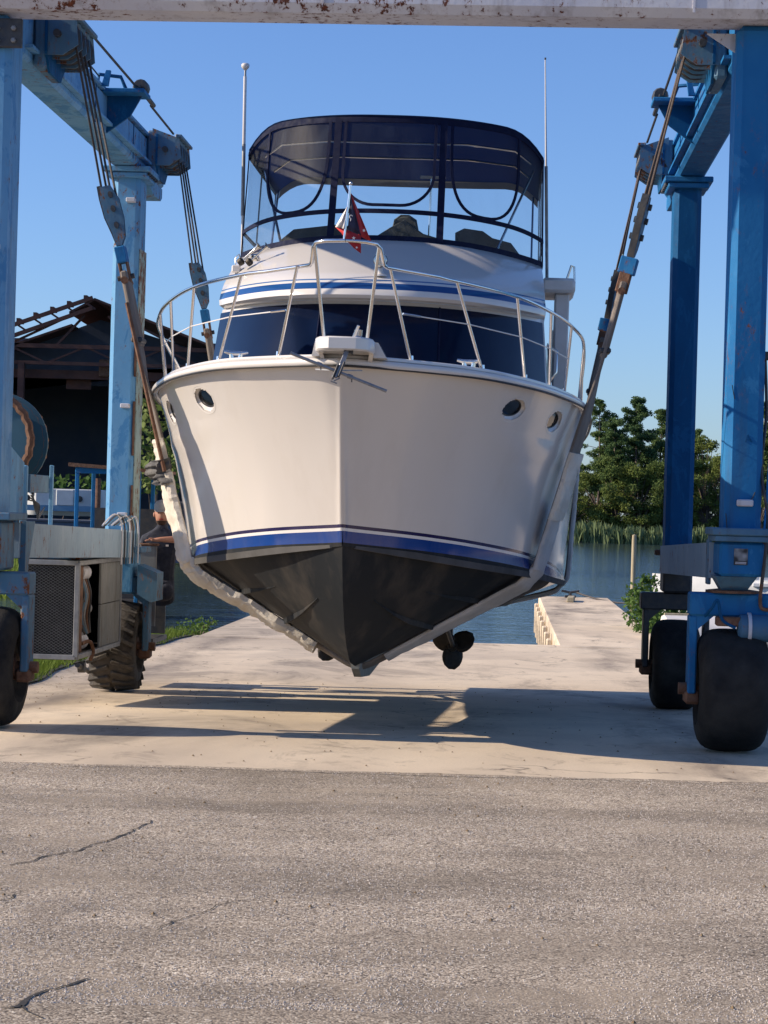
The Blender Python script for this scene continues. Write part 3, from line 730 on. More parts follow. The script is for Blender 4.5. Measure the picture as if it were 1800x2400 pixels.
# --- engine box hung inside the left legs
eng = empty('engine_box'); eng.parent = lift
ex0, ex1, ey0, ey1, ez0, ez1 = -3.20, -2.72, 2.95, 5.05, .32, 1.165
fr = MB()
for z in (ez0, ez1): 
    fr.bar((ex0, ey0, z), (ex1, ey0, z), .045, .045, .004).bar((ex1, ey0, z), (ex1, ey1, z), .045, .045, .004)
for (x, y) in ((ex0, ey0), (ex1, ey0), (ex1, ey1)): fr.bar((x, y, ez0), (x, y, ez1), .045, .045, .004)
fr.build('box_frame', MAT['galv'], eng)
gm = MB(); nx, nz = 10, 30
cw, chh = (ex1 - ex0 - .06) / nx, (ez1 - ez0 - .06) / nz
for i in range(nx):                                  # expanded-metal diamonds
    for j in range(nz):
        x = ex0 + .03 + i * cw; z = ez0 + .03 + j * chh
        for (a, b) in (((0, .5), (.5, 1)), ((.5, 1), (1, .5)), ((1, .5), (.5, 0)), ((.5, 0), (0, .5))):
            gm.bar((x + a[0]*cw, ey0 - .012, z + a[1]*chh), (x + b[0]*cw, ey0 - .012, z + b[1]*chh), .0022, .0022)
gm.build('mesh_grille', MAT['mesh_grey'], eng, recalc=False)
mk('radiator', MAT['soot'], eng, 'box', (ex0 + .005, ey0 + .03, ez0 + .02), (ex1 - .03, ey0 + .12, ez1 - .02))
mk('outer_panel', MAT['soot'], eng, 'box', (ex0 - .012, ey0 + .03, ez0), (ex0 + .004, ey1, ez1))
mk('rear_panel', MAT['soot'], eng, 'box', (ex0, ey1 - .02, ez0), (ex1 - .03, ey1, ez1))
mk('top_panel', MAT['soot'], eng, 'box', (ex0, ey0 + .03, ez1 + .002), (ex1 - .02, ey1, ez1 + .026))
mk('inner_baffle', MAT['soot'], eng, 'box', (ex0 + .16, ey0 + .13, ez0), (ex0 + .18, ey1 - .03, ez1))
mk('floor_plate', MAT['dark_steel'], eng, 'box', (ex0, ey0 + .05, ez0 - .03), (ex1 - .03, ey1 - .03, ez0 - .005))
for z0, z1 in ((.345, .745), (.752, 1.14)): mk('side_panel', MAT['panel_grey'], eng, 'box', (ex1 - .012, 4.02, z0), (ex1 + .012, 5.02, z1), .004)
mk('side_post', MAT['rusty_steel'], eng, 'box', (ex1 - .03, 3.12, ez0 + .03), (ex1 - .005, 3.24, ez1 - .03), .004)
mk('engine_block', MAT['dark_steel'], eng, 'box', (ex0 + .2, 3.3, .42), (ex1 - .14, 4.3, .92), .03)
mk('air_filter', GY, eng, 'lathe', [(.02, 0), (.075, .01), (.075, .33), (.05, .35), (.05, .4)], Matrix.Translation((ex1 - .10, 3.40, 1.06)) @ Matrix.Rotation(R(-90), 4, 'X'), 16, smooth=40)
mk('oil_filter', GY, eng, 'lathe', [(.02, 0), (.07, .01), (.08, .05), (.08, .26), (.06, .30)], Matrix.Translation((ex1 - .09, 3.34, .43)) @ Matrix.Rotation(R(-90), 4, 'X'), 16, smooth=40)
mk('pulley', BW, eng, 'lathe', [(.10, 0), (.08, .02), (.10, .04)], Matrix.Translation((ex1 - .10, 3.5, .83)) @ Matrix.Rotation(R(90), 4, 'Y'), 20)
mk('alternator', MAT['galv'], eng, 'lathe', [(.05, 0), (.06, .02), (.06, .14), (.03, .16)], Matrix.Translation((ex1 - .10, 3.75, .72)) @ Matrix.Rotation(R(-90), 4, 'X'), 14)
for k in range(5):
    hose([(ex1 - .06, 3.3 + .09 * k, 1.02), (ex1 - .02, 3.36 + .08 * k, .86), (ex1 - .05, 3.3 + .12 * k, .66), (ex1 - .03, 3.5 + .06 * k, .5)], .012, (MAT['dark_steel'], BW, MAT['galv'], MAT['rusty_steel'])[k % 4], 'engine_hose')
hose([(ex1 - .02, 3.3, .42), (ex1 + .02, 3.5, .43), (ex1 + .03, 3.62, .33), (ex1 + .02, 3.55, .26)], .018, MAT['rusty_steel'], 'exhaust_elbow')
m = MB().tube([(ex1 + .01, 3.0, .25), (ex1 + .01, 3.25, .20), (ex1 + .01, 3.45, .17)], .025, 8).lathe([(.05, -.03), (.05, .03)], Matrix.Translation((ex1 + .01, 3.2, .215)) @ Matrix.Rotation(R(90), 4, 'Y'), 12)
m.build('tow_shackle', MAT['dark_steel'], eng, 40)
mk('top_rail', BW, eng, 'box', (ex0, ey0 + .03, ez1 + .03), (ex1 + .01, ey1, ez1 + .09), .01)

# --- operator cab behind the left rear post
cab = empty('operator_cab'); cab.parent = lift
cx0, cx1, cy0, cy1 = -3.46, -2.80, 6.35, 7.25
for (x, y) in ((cx0, cy0), (cx1, cy0), (cx1, cy1), (cx0, cy1)):
    mk('cab_post', B, cab, 'box', (x, y, .3), (x + .04, y + .04, 2.08), .006)
m = MB(); m.plate([(cx0 - .06, cy0 - .08, 2.13), (cx1 + .26, cy0 - .08, 2.075), (cx1 + .26, cy0 - .08, 2.045), (cx0 - .06, cy0 - .08, 2.09)], (0, 1.05, 0)); m.build('cab_roof', MAT['rusty_steel'], cab)
mk('roof_rail', B, cab, 'box', (cx0, cy0 - .01, 2.02), (cx1, cy0 + .03, 2.085), .006)
m = MB(); m.plate([(cx1 + .00, cy0 - .03, 1.27), (cx1 + .235, cy0 - .03, 1.27), (cx1 + .235, cy0 - .03, .43), (cx1 + .085, cy0 - .03, .43)], (0, .03, 0)); m.build('cab_panel', MAT['panel_grey'], cab)
mk('arm_ledge', MAT['rusty_steel'], cab, 'box', (cx1 - .12, cy0 - .05, 1.275), (cx1 + .24, cy0 + .12, 1.30), .006)
mk('cab_back', MAT['dark_steel'], cab, 'box', (cx0 + .05, cy1 - .02, .3), (cx1 + .2, cy1, 1.66))
mk('cab_floor', MAT['dark_steel'], cab, 'box', (cx0, cy0, .24), (cx1 + .22, cy1, .29))
mk('cab_seat', MAT['black_plastic'], cab, 'box', (cx1 - .36, 6.6, .55), (cx1 + .12, 7.05, .68), .03)
mk('control_lever', MAT['black_plastic'], cab, 'tube', [(cx0 + .3, 6.5, 1.0), (cx0 + .3, 6.45, 1.35)], .012)

# --- hoisting gear on the side beams: sheave nests, brackets, ropes, blocks
DK = MAT['dark_steel']
def sheave_nest(sx, y0):
    e = empty('sheave_nest'); e.parent = lift
    mk('housing', BW, e, 'box', (sx * 2.695, y0 - .22, 5.10), (sx * 2.60, y0 + .42, 5.56), .02)
    m = MB(); m.plate([(sx * 2.60, y0 - .24, 5.52), (sx * 2.60, y0 + .44, 5.52), (sx * 2.60, y0 + .44, 5.20), (sx * 2.60, y0 + .3, 5.08), (sx * 2.60, y0 - .1, 5.08), (sx * 2.60, y0 - .24, 5.22)], (-sx * .02, 0, 0)); m.build('cheek_plate', BD, e)
    for k in range(4):
        y = y0 - .14 + .17 * k
        M = Matrix.Translation((sx * 2.50, y, 5.36)) @ Matrix.Rotation(R(90), 4, 'X')
        mk('sheave', DK, e, 'lathe', [(.03, -.03), (.15, -.028), (.155, -.022), (.125, -.004), (.125, .004), (.155, .022), (.15, .028), (.03, .03)], M, 24, smooth=30)
    m = MB()
    for k in range(5):
        y = y0 - .225 + .17 * k; m.plate([(sx * 2.64, y, 5.58), (sx * 2.36, y, 5.48), (sx * 2.34, y, 5.28), (sx * 2.46, y, 5.20), (sx * 2.64, y, 5.20)], (0, .014, 0))
    m.build('sheave_cheeks', BW, e)
    mk('sheave_axle', DK, e, 'tube', [(sx * 2.50, y0 - .28, 5.36), (sx * 2.50, y0 + .5, 5.36)], .03, 10)
    for k in range(4):
        mk('keeper_bolt', MAT['galv'], e, 'lathe', [(.02, 0), (.02, .03), (.012, .04)], Matrix.Translation((sx * 2.4, y0 - .12 + .17 * k, 5.50)), 6)
    mk('keeper_bar', BW, e, 'box', (sx * 2.33, y0 - .26, 5.485), (sx * 2.39, y0 + .50, 5.515), .005)
def block(M, name='hoist_block'):
    e = bpy.data.objects.new(name, None); COL.objects.link(e); e.parent = lift; e.matrix_local = M @ Matrix.Diagonal((.68, .9, .95, 1))
    out = [(-.09, .46), (.03, .46), (.10, .34), (.115, .18), (.09, .02), (.03, -.05), (-.03, -.05), (-.05, .06), (-.10, .20), (-.115, .36)]
    for y in (-.034, .022): MB().plate([(x, y, z) for x, z in out], (0, .012, 0)).build('side_plate', BW, e)
    cv = [(-.125, .47), (-.128, .36), (-.112, .20), (-.062, .05), (-.03, -.07)]
    mm = MB(); mm.loft([[(x, -.03, z), (x + .045, -.03, z), (x + .045, .03, z), (x, .03, z)] for x, z in cv], True, True); mm.build('edge_guard', DK, e)
    for z in (.38, .26, .12): MB().lathe([(.028, -.062), (.028, .062)], Matrix.Translation((.02, 0, z)) @ Matrix.Rotation(R(90), 4, 'X'), 10).build('pin', DK, e)
    MB().lathe([(.03, -.018), (.10, -.018), (.085, 0), (.10, .018), (.03, .018)], Matrix.Translation((.0, 0, .32)) @ Matrix.Rotation(R(90), 4, 'X'), 18).build('sheave', DK, e, 30)
    MB().box((-.06, -.075, -.20), (.06, .075, -.06), .008).build('clevis_block', B, e)
    for s in (-1, 1): MB().box((s * .045 - .012, -.05, -.36), (s * .045 + .012, .05, -.19), .006).build('clevis_arm', MAT['rusty_steel'], e)
    MB().lathe([(.022, -.10), (.022, .10)], Matrix.Translation((0, 0, -.32)) @ Matrix.Rotation(R(90), 4, 'Y'), 10).build('clevis_pin', DK, e)
    return e
SLY = {'f': .90, 'r': 6.15}
# hull contact points of the slings are set with the boat; here: the line from sheave to gunwale
def hoist(sx, y0, top, bot, rope_mat, spin):
    """ropes from the nest (top: list of y) down to a block whose clevis points at 'bot'"""
    t = Vector((sx * 2.38, y0 + .12, 5.25)); b = Vector(bot); d = (t - b).normalized()
    ctr = b + d * .32                                     # block origin
    zax = d; yax = Vector((0, 1, 0)); yax = (yax - zax * yax.dot(zax)).normalized(); xax = yax.cross(zax)
    M3 = Matrix((xax, yax, zax)).transposed().to_4x4()
    M = Matrix.Translation(ctr) @ M3 @ Matrix.Rotation(spin, 4, 'Z')
    block(M)
    for k in range(4):
        p = Vector((sx * 2.385, y0 - .14 + .17 * k, 5.34)); q = M @ Vector((-.05 + .033 * k, (.018 if k % 2 else -.018), .42 - (.10 if k > 1 else 0)))
        MB().tube([p, q], .0095, 6).build('wire_rope', rope_mat, lift, 60)
for sx in (-1, 1):
    sheave_nest(sx, .72); sheave_nest(sx, 6.0)
    # rope running along the beam top, turnbuckle and gusset bracket half way
    mk('equaliser_rope', MAT['rope_steel'], lift, 'tube', [(sx * 2.40, 1.25, 5.54), (sx * 2.42, 3.55, 5.56)], .012, 6)
    mk('equaliser_rope', MAT['rope_steel'], lift, 'tube', [(sx * 2.42, 4.35, 5.54), (sx * 2.42, 5.75, 5.52)], .012, 6)
    mk('equaliser_rope', MAT['rope_steel'], lift, 'tube', [(sx * 2.72, 1.2, 5.66), (sx * 2.72, 3.3, 5.60)], .008, 6)
    g = MB(); g.plate([(sx * 2.70, 3.60, 5.48), (sx * 2.38, 3.60, 5.48), (sx * 2.48, 3.60, 5.30), (sx * 2.70, 3.60, 5.14)], (0, .03, 0))
    go = g.build('gusset_bracket', BD, lift)
    MB().box((sx * 2.71, 3.4, 5.482), (sx * 2.32, 3.75, 5.52), .006).build('bracket_top', B, go)
    MB().lathe([(.06, -.09), (.075, -.05), (.075, .05), (.06, .09)], Matrix.Translation((sx * 2.40, 3.7, 5.58)) @ Matrix.Rotation(R(90), 4, 'X'), 12).build('turnbuckle_body', DK, go, 40)
    MB().tube([(sx * 2.40, 3.5, 5.57), (sx * 2.40, 4.4, 5.55)], .022, 8).build('turnbuckle_screw', DK, go)
    MB().tube([(sx * 2.74, 3.3, 5.50), (sx * 2.72, 3.3, 5.62), (sx * 2.54, 3.4, 5.62), (sx * 2.50, 3.45, 5.52)], .018, 7).build('rope_guide', BD, go, 50)
    MB().plate([(sx * 2.68, 3.2, 5.50), (sx * 2.64, 3.2, 5.64), (sx * 2.60, 3.2, 5.64), (sx * 2.62, 3.2, 5.50)], (0, .05, 0)).build('guide_ear', B, go)
# ------------------------------------------------------------------ cabin cruiser
BSC = .972; BO = Vector((-.335, 14.1, CAM_H * (1 - BSC))); BYAW = R(3.25); HEEL = R(.5)
BMX = Matrix.Translation(BO) @ Matrix.Rotation(-BYAW, 4, 'Z') @ Matrix.Rotation(HEEL, 4, 'Y') @ Matrix.Scale(BSC, 4); BMXi = BMX.inverted()
boat = empty('cabin_cruiser'); boat.matrix_world = BMX
tag(boat, 'white flybridge cabin cruiser with blue stripes and black bottom hanging in the hoist slings', 'boat')
def Bp(px, py, Y): return BMXi @ at(px, py, Y)
LB = 10.1
HG = [(0, .0), (.06, .16), (.27, .475), (.65, .88), (1.27, 1.245), (1.93, 1.49), (2.9, 1.73), (4.6, 1.84), (7.5, 1.85), (10.1, 1.74)]
ZG = [(0, 2.72), (.65, 2.71), (1.27, 2.69), (1.93, 2.67), (2.9, 2.63), (5, 2.55), (7.5, 2.50), (10.1, 2.48)]
HC = [(.72, 0.0), (.80, .075), (1.2, .44), (1.8, .85), (2.8, 1.28), (4.5, 1.57), (8.5, 1.71), (10.1, 1.69)]
ZC = [(.72, 1.46), (1.2, 1.38), (1.8, 1.31), (2.8, 1.23), (4.5, 1.13), (8.5, 1.0), (10.1, .97)]
ZK = [(.72, 1.46), (.80, 1.29), (.95, 1.08), (1.2, .85), (1.5, .68), (1.9, .545), (2.6, .455), (5, .41), (8, .50), (10.1, .60)]
hg = lambda y: max(0, smtab(HG, y)); zg = lambda y: smtab(ZG, y)
hc = lambda y: max(0, smtab(HC, y)); zc_ = lambda y: smtab(ZC, y); zk = lambda y: tab(ZK, y)
NS = 64; NB, NT_ = 8, 16
rings = []
for i in range(NS + 1):
    s = (i / NS) ** 2.0
    yg, yc = s * LB, .72 + s * (LB - .72)
    half = []
    k_, c_ = zk(yc), zc_(yc); h_ = hc(yc)
    for j in range(NB + 1):                                # keel to chine, slightly hollow
        t = j / NB; half.append((h_ * t, yc, lerp(k_, c_, t) - .022 * math.sin(math.pi * t) * min(1, h_)))
    fl = .085 * min(1, h_ / .5)
    half.append((h_ + fl, yc, c_ - .012))                   # spray chine
    half.append((h_ + fl + .004, yc, c_ + .030 * min(1, h_ / .4)))
    p = lerp(2.4, 1.2, min(1, s * 2.0))
    for j in range(1, NT_ + 1):
        t = j / NT_; g = hg(yg)
        kn = .018 * math.exp(-((t - .70) / .03) ** 2) * min(1, max(0, (yg - .9) / .6))   # styling crease
        dn = s * (LB - .72 * (1 - t)); ns_ = math.sqrt(max(0, 2 * .03 * dn - dn * dn)) if dn < .03 else .03
        half.append((max(ns_, lerp(h_ + fl * .75, g, t ** p if s > 0 else 0) + kn * .6) if s > 0 else 0, lerp(yc, yg, t), lerp(c_ + .034, zg(yg), t)))
    full = [(-x, y, z) for x, y, z in reversed(half)] + half[1:]
    rings.append(full)
m = MB(); m.loft(rings, False)
n = len(rings[0]); k = NS * n; m.f.append(tuple(range(k, k + n)))
hull = m.build('hull', MAT['hull_paint'], boat, 26, merge=.0015)
hbm = bmesh.new(); hbm.from_mesh(hull.data); HB = BVHTree.FromBMesh(hbm); hbm.free()
camb = BMXi @ Vector((0, 0, CAM_H))
def hit(bvh, px, py):
    d = (Bp(px, py, 10) - camb).normalized(); r = bvh.ray_cast(camb, d)
    if r[0] is None: return None
    nn = r[1].copy()
    if nn.dot(d) > 0: nn = -nn
    return r[0], nn
# deck with crown, rub rail, rail joint line, toe edge
m = MB(); rs = []
ys_ = [(i / 48) ** 1.6 * LB for i in range(49)]
for y in ys_:
    h = hg(y); rs.append([(h * u, y, zg(y) + .028 + .05 * (1 - u * u) * min(1, h)) for u in [-1 + k / 8 for k in range(17)]])
m.loft(rs); m.build('deck', MAT['gelcoat'], boat, 40)
def rail_path(off, dz, y1=LB, nn=70):
    P = []
    for sg in (-1, 1):
        seg = [(sg * (hg(y) + off), y - (off if y < .15 else 0) * (1 - y / .15 if y < .15 else 0), zg(y) + dz) for y in [(i / nn) ** 2 * y1 for i in range(nn + 1)]]
        P += list(reversed(seg)) if sg < 0 else seg[1:]
    return P
MB().tube(rail_path(.018, -.012), .030, 8).build('rub_rail', MAT['gelcoat'], boat, 50)
MB().tube(rail_path(.040, -.036), .009, 6).build('rub_rail_insert', MAT['black_plastic'], boat, 50)
MB().tube(rail_path(-.012, .030), .016, 6).build('toe_rail', MAT['gelcoat'], boat, 50)
for sg in (-1, 1):                                            # worn edge of the spray chine
    rr = []
    for i in range(30):
        y = lerp(.80, 9.8, (i / 29) ** 1.8); h_ = hc(y); fl = .085 * min(1, h_ / .5); f_ = min(1, h_ / .4); c_ = zc_(y)
        rr.append([(sg * (h_ + fl - .01), y, c_ - .016), (sg * (h_ + fl + .006), y, c_ - .016), (sg * (h_ + fl + .010), y, c_ + .032 * f_), (sg * (h_ + fl - .006), y, c_ + .036 * f_)])
    m = MB(); m.loft(rr, True, True); m.build('chine_strip', MAT['chine_grey'], boat, 30)
# bottom strakes
for sg in (-1, 1):
    for f, a, b in ((.44, 1.25, 5.5), (.72, 1.7, 6.5)):
        rr = []
        for i in range(13):
            y = lerp(a, b, i / 12); h = hc(y) * f; z = lerp(zk(y), zc_(y), f) - .022 * math.sin(math.pi * f); w = .085 * min(1, i / 2 + .05)
            rr.append([(sg * (h - w * .35), y, z + .012), (sg * (h + w * .55), y, z - w * .10), (sg * (h + w * .62), y, z + w * .42), (sg * (h + w * .3), y, z + w * .4)])
        m = MB(); m.loft(rr, True, True); m.build('spray_strake', MAT['hull_paint'], boat)
m = MB(); kz = lambda y: zk(y)
rr = []
for y, b in ((2.55, .02), (2.9, .10), (4, .15), (6.8, .17), (7.3, .05)):
    rr.append([(-.045, y, zk(y) + .05), (.045, y, zk(y) + .05), (.03, y, zk(y) - b), (-.03, y, zk(y) - b)])
m.loft(rr, True, True); simple('keel_grey', (.26, .26, .23), (.18, .18, .16), 6, .8); m.build('keel', MAT['keel_grey'], boat)
# portholes
def porthole(px, py, ra, rb):
    r = hit(HB, px, py)
    if r is None: print('porthole miss', px, py); return
    p, nn = r; up = Vector((0, 0, 1)); xx = up.cross(nn).normalized(); zz = nn.cross(xx)
    M = Matrix((xx, zz, nn)).transposed().to_4x4(); M.translation = p
    Mi = M.inverted(); hm = bmesh.new(); hm.from_mesh(hull.data)      # open the hull behind the moulded recess
    for _ in range(3):
        es = [e_ for e_ in hm.edges if (lambda q: abs(q.x) < ra * 2.4 and abs(q.y) < rb * 3.2 and abs(q.z) < .12)(Mi @ ((e_.verts[0].co + e_.verts[1].co) / 2)) and e_.calc_length() > .018]
        if es: bmesh.ops.subdivide_edges(hm, edges=es, cuts=1, use_grid_fill=True)
    dl = [f_ for f_ in hm.faces if (lambda q: (q.x / (ra * 1.15)) ** 2 + (q.y / (rb * 1.36)) ** 2 < 1 and abs(q.z) < .12)(Mi @ f_.calc_center_median())]
    bmesh.ops.delete(hm, geom=dl, context='FACES'); hm.to_mesh(hull.data); hm.free()
    def surf_z(x, y):                                                # hull height under a rim point
        o_ = M @ Vector((x, y, .3)); r_ = HB.ray_cast(o_, -nn); return (Mi @ r_[0]).z if r_[0] is not None else 0
    m = MB(); prof = [(1.32, 1.72, .0010), (1.30, 1.68, .002), (1.27, 1.60, .000), (1.18, 1.42, -.010), (1.10, 1.14, -.026), (1.02, 1.03, -.032), (.98, .98, -.032)]
    vs = []
    for fx, fy, z in prof:
        for k in range(40):
            a = 2 * math.pi * k / 40; x, y = fx * ra * math.cos(a), fy * rb * math.sin(a)
            vs.append(M @ Vector((x, y, z + (surf_z(x, y) if fx > 1.25 else surf_z(x, y) * .6 if fx > 1.15 else 0))))
    m.add(vs, [(i_*40 + k, i_*40 + (k+1) % 40, (i_+1)*40 + (k+1) % 40, (i_+1)*40 + k) for i_ in range(6) for k in range(40)])
    e = m.build('porthole', MAT['hull_paint'], boat, 60)
    g = MB(); g.add([M @ Vector((ra * math.cos(2 * math.pi * k / 40), rb * math.sin(2 * math.pi * k / 40), -.031)) for k in range(40)], [tuple(range(40))])
    g.build('glass', MAT['dark_glass'], e)
    fr = MB().tube([M @ Vector((ra * math.cos(2 * math.pi * k / 40), rb * math.sin(2 * math.pi * k / 40), -.029)) for k in range(40)], .006, 5, True)
    fr.build('frame', MAT['black_plastic'], e, 50)
porthole(478, 937, .150, .068); porthole(401, 965, .150, .068); porthole(1205, 960, .150, .064); porthole(1300, 988, .150, .064)

# --- deckhouse
def plan(h, y0, y1, q, yaft, z, n=28, na=6, zf=None):
    P = []
    for k in range(na): P.append((-h, lerp(yaft, y1, k / na)))
    for k in range(n + 1): u = -1 + 2 * k / n; P.append((h * u, y0 + (y1 - y0) * abs(u) ** q))
    for k in range(1, na + 1): P.append((h, lerp(y1, yaft, k / na)))
    return [(x, y, (zf(x / h) if zf else z)) for x, y in P]
m = MB(); m.loft([plan(1.50, 2.72, 4.15, 2.4, 8.6, 2.60), plan(1.43, 3.22, 4.45, 2.4, 8.6, 3.45)]); m.build('deckhouse', MAT['gelcoat'], boat, 30)
def hs_pt(u, w, off=0.0):                                   # deckhouse front surface
    h, y0, y1 = lerp(1.50, 1.43, w), lerp(2.72, 3.22, w), lerp(4.15, 4.45, w)
    x = h * u; y = y0 + (y1 - y0) * abs(u) ** 2.4; z = lerp(2.60, 3.45, w)
    if abs(u) > 1: x = h * (1 if u > 0 else -1); y = y1 + (abs(u) - 1) * 2
    return Vector((x, y, z)) + Vector((u * .6, -.9, .35)).normalized() * off
for nm, a, b in (('p', -1.0, -.31), ('c', -.305, .375), ('s', .38, .985)):
    g = [[hs_pt(lerp(a, b, i / 16), lerp(.10, .955, j / 8), .014 + .006 * math.sin(math.pi * i / 16) * math.sin(math.pi * j / 8)) for i in range(17)] for j in range(9)]
    m = MB(); m.loft(g); m.build('windscreen_cover', MAT['window_cover'], boat, 60)
for u in (-.307, .378):
    MB().tube([hs_pt(u, w, .02) for w in (.1, .4, .7, .955)], .008, 6).build('seam', MAT['canvas_navy'], boat, 60)
for sg in (-1, 1):                                           # side windows
    m = MB(); m.plate([(sg * 1.474, 4.9, 3.28), (sg * 1.474, 7.9, 3.28), (sg * 1.505, 7.9, 2.86), (sg * 1.505, 4.7, 2.86)], (sg * .012, 0, .0)); m.build('side_window', MAT['dark_glass'], boat)
# --- flybridge moulding
FQ = 2.5
FR = [(1.22, 3.30, 4.6, 3.452), (1.40, 3.02, 4.36, 3.452), (1.44, 2.985, 4.32, 3.475), (1.445, 3.0, 4.32, 3.52), (1.435, 3.08, 4.36, 3.60), (1.43, 3.30, 4.50, 3.70), (1.42, 3.70, 4.85, 3.87), (1.41, 4.12, 5.28, 4.03), (1.40, 4.28, 5.45, 4.09), (1.385, 4.36, 5.55, 4.105), (1.35, 4.42, 5.62, 4.10), (1.33, 4.45, 5.66, 3.9)]
def flyring(h, y0, y1, z):
    return plan(h, y0, y1, FQ, 8.9, z, 36, 6, (lambda u: z - .05 * abs(u) ** 2 * max(0, (z - 3.6) / .5)))
m = MB(); m.loft([flyring(*r) for r in FR]); fly = m.build('flybridge', MAT['fly_paint'], boat, 28)
fbm = bmesh.new(); fbm.from_mesh(fly.data); FB = BVHTree.FromBMesh(fbm); fbm.free()
m = MB(); a = flyring(1.34, 4.44, 5.65, 3.72); m.add(a, [tuple(range(len(a)))]); m.build('flybridge_sole', MAT['gelcoat_dull'], boat)
m = MB(); a = flyring(1.24, 3.28, 4.58, 3.455); m.add(a, [tuple(range(len(a)))]); m.build('soffit', MAT['gelcoat_dull'], boat)
# --- canvas enclosure
def E(u, w, off=0.0):
    s = 1 if u > 0 else -1; au = abs(u); c = min(au, 1)
    h = lerp(1.40, 1.375, w); y0, y1 = lerp(4.30, 4.72, w), lerp(5.47, 5.62, w)
    x = h * u if au <= 1 else h * s; y = y0 + (y1 - y0) * c ** FQ + max(0, au - 1) * 2.35
    zb = 4.095 - .05 * c ** 2; zt = 5.25 - .20 * max(0, (c - .72) / .28) ** 2.4
    z = lerp(zb, zt, w)
    nn = Vector((c ** 2 * s * 1.0, -(1 - c ** 3) - .12, .1)).normalized() if au <= 1 else Vector((s, 0, .05))
    return Vector((x, y, z)) + nn * off
def epanel(a, b, w0, w1, nu=14, nw=10):
    g = [[E(lerp(a, b, i / nu), lerp(w0, w1, j / nw), .0 + .012 * noise.noise((lerp(a, b, i / nu) * 4, j * .5, 2))) for i in range(nu + 1)] for j in range(nw + 1)]
    m = MB(); m.loft(g); return m.build('clear_panel', MAT['clear_vinyl'], boat, 70, recalc=False)
for a, b in ((-2.0, -1.0), (-1.0, -.345), (-.335, .345), (.355, 1.0), (1.0, 2.0)):
    epanel(a, b, .24, .99); epanel(a, b, .01, .22)
def trim(pts, w, name='trim', off=.008, th=.010, mat='canvas_navy'):
    """flat canvas band following the enclosure through (u, w) points"""
    P = []; C = []
    for k, (u, v) in enumerate(pts): C.append(E(u, v, off))
    N = len(C); rr = []
    for k in range(N):
        t = (C[min(k+1, N-1)] - C[max(k-1, 0)]).normalized(); u, v = pts[k]
        nn = (E(u, v, .1) - E(u, v, 0)).normalized(); q = t.cross(nn).normalized()
        rr.append([C[k] + q * w / 2 + nn * th, C[k] - q * w / 2 + nn * th, C[k] - q * w / 2 - nn * .002, C[k] + q * w / 2 - nn * .002])
    m = MB(); m.loft(rr, True, True); return m.build(name, MAT[mat], boat, 40)
L_ = lambda a, b, n=24: [lerp(a, b, i / n) for i in range(n + 1)]
trim([(u, .985) for u in L_(-1.0, 1.0, 60)], .058, 'top_binding', .012)
trim([(u, .012) for u in L_(-1.0, 1.0, 60)], .05, 'bottom_binding')
trim([(u, .23) for u in L_(-1.0, 1.0, 60)], .04, 'waist_band', .012)
for s in (-1, 1):
    trim([(s * .345, v) for v in L_(.0, 1.0)], .062, 'mullion', .016)
    trim([(s * 1.0, v) for v in L_(.0, 1.0)], .035, 'corner_binding')
    trim([(s * u, .985) for u in L_(1.0, 2.0, 12)], .08, 'side_top_binding'); trim([(s * u, .02) for u in L_(1.0, 2.0, 12)], .05, 'side_bottom_binding')
    trim([(s * u, .23) for u in L_(1.0, 2.0, 12)], .035, 'side_waist_band')
    for uu in (1.45, 2.0): trim([(s * uu, v) for v in L_(.0, 1.0, 6)], .035, 'side_mullion')
def uzip(a, b, wtop, wbot, r):
    """U-shaped zip: down one side, round the bottom, up the other"""
    P = [(a, v) for v in L_(wtop, wbot + r, 10)]; c = (a + b) / 2; hw = (b - a) / 2
    for k in range(1, 24):
        an = math.pi * k / 24; P.append((c - hw * math.copysign(abs(math.cos(an)) ** .75, math.cos(an)), wbot + r - r * math.sin(an) ** .8))
    P += [(b, v) for v in L_(wbot + r, wtop, 10)]; return P
trim(uzip(-.83, -.40, .97, .25, .50), .026, 'zip', .012); trim(uzip(.40, .83, .97, .25, .50), .026, 'zip', .012)
P = [(-.295, v) for v in L_(.97, .55, 8)] + [(-.295 + .26 * (1 - math.cos(a)) * .8, .55 - .27 * math.sin(a)) for a in [math.pi / 2 * k / 10 for k in range(1, 11)]]
P = P + [(u, .28) for u in L_(-.08, .08, 6)] + [(-u, v) for u, v in reversed(P)]
trim(P, .026, 'zip', .012)
t = NT('canvas_bimini'); t.base((.008, .02, .07)); t.rough(.8); t.spec(.2)
tl = t.n('ShaderNodeBsdfTranslucent'); tl.inputs[0].default_value = (.06, .13, .32, 1); mx = t.n('ShaderNodeMixShader'); mx.inputs[0].default_value = .45
t.l(t.b.outputs[0], mx.inputs[1]); t.l(tl.outputs[0], mx.inputs[2]); t.l(mx.outputs[0], t.o.inputs[0])
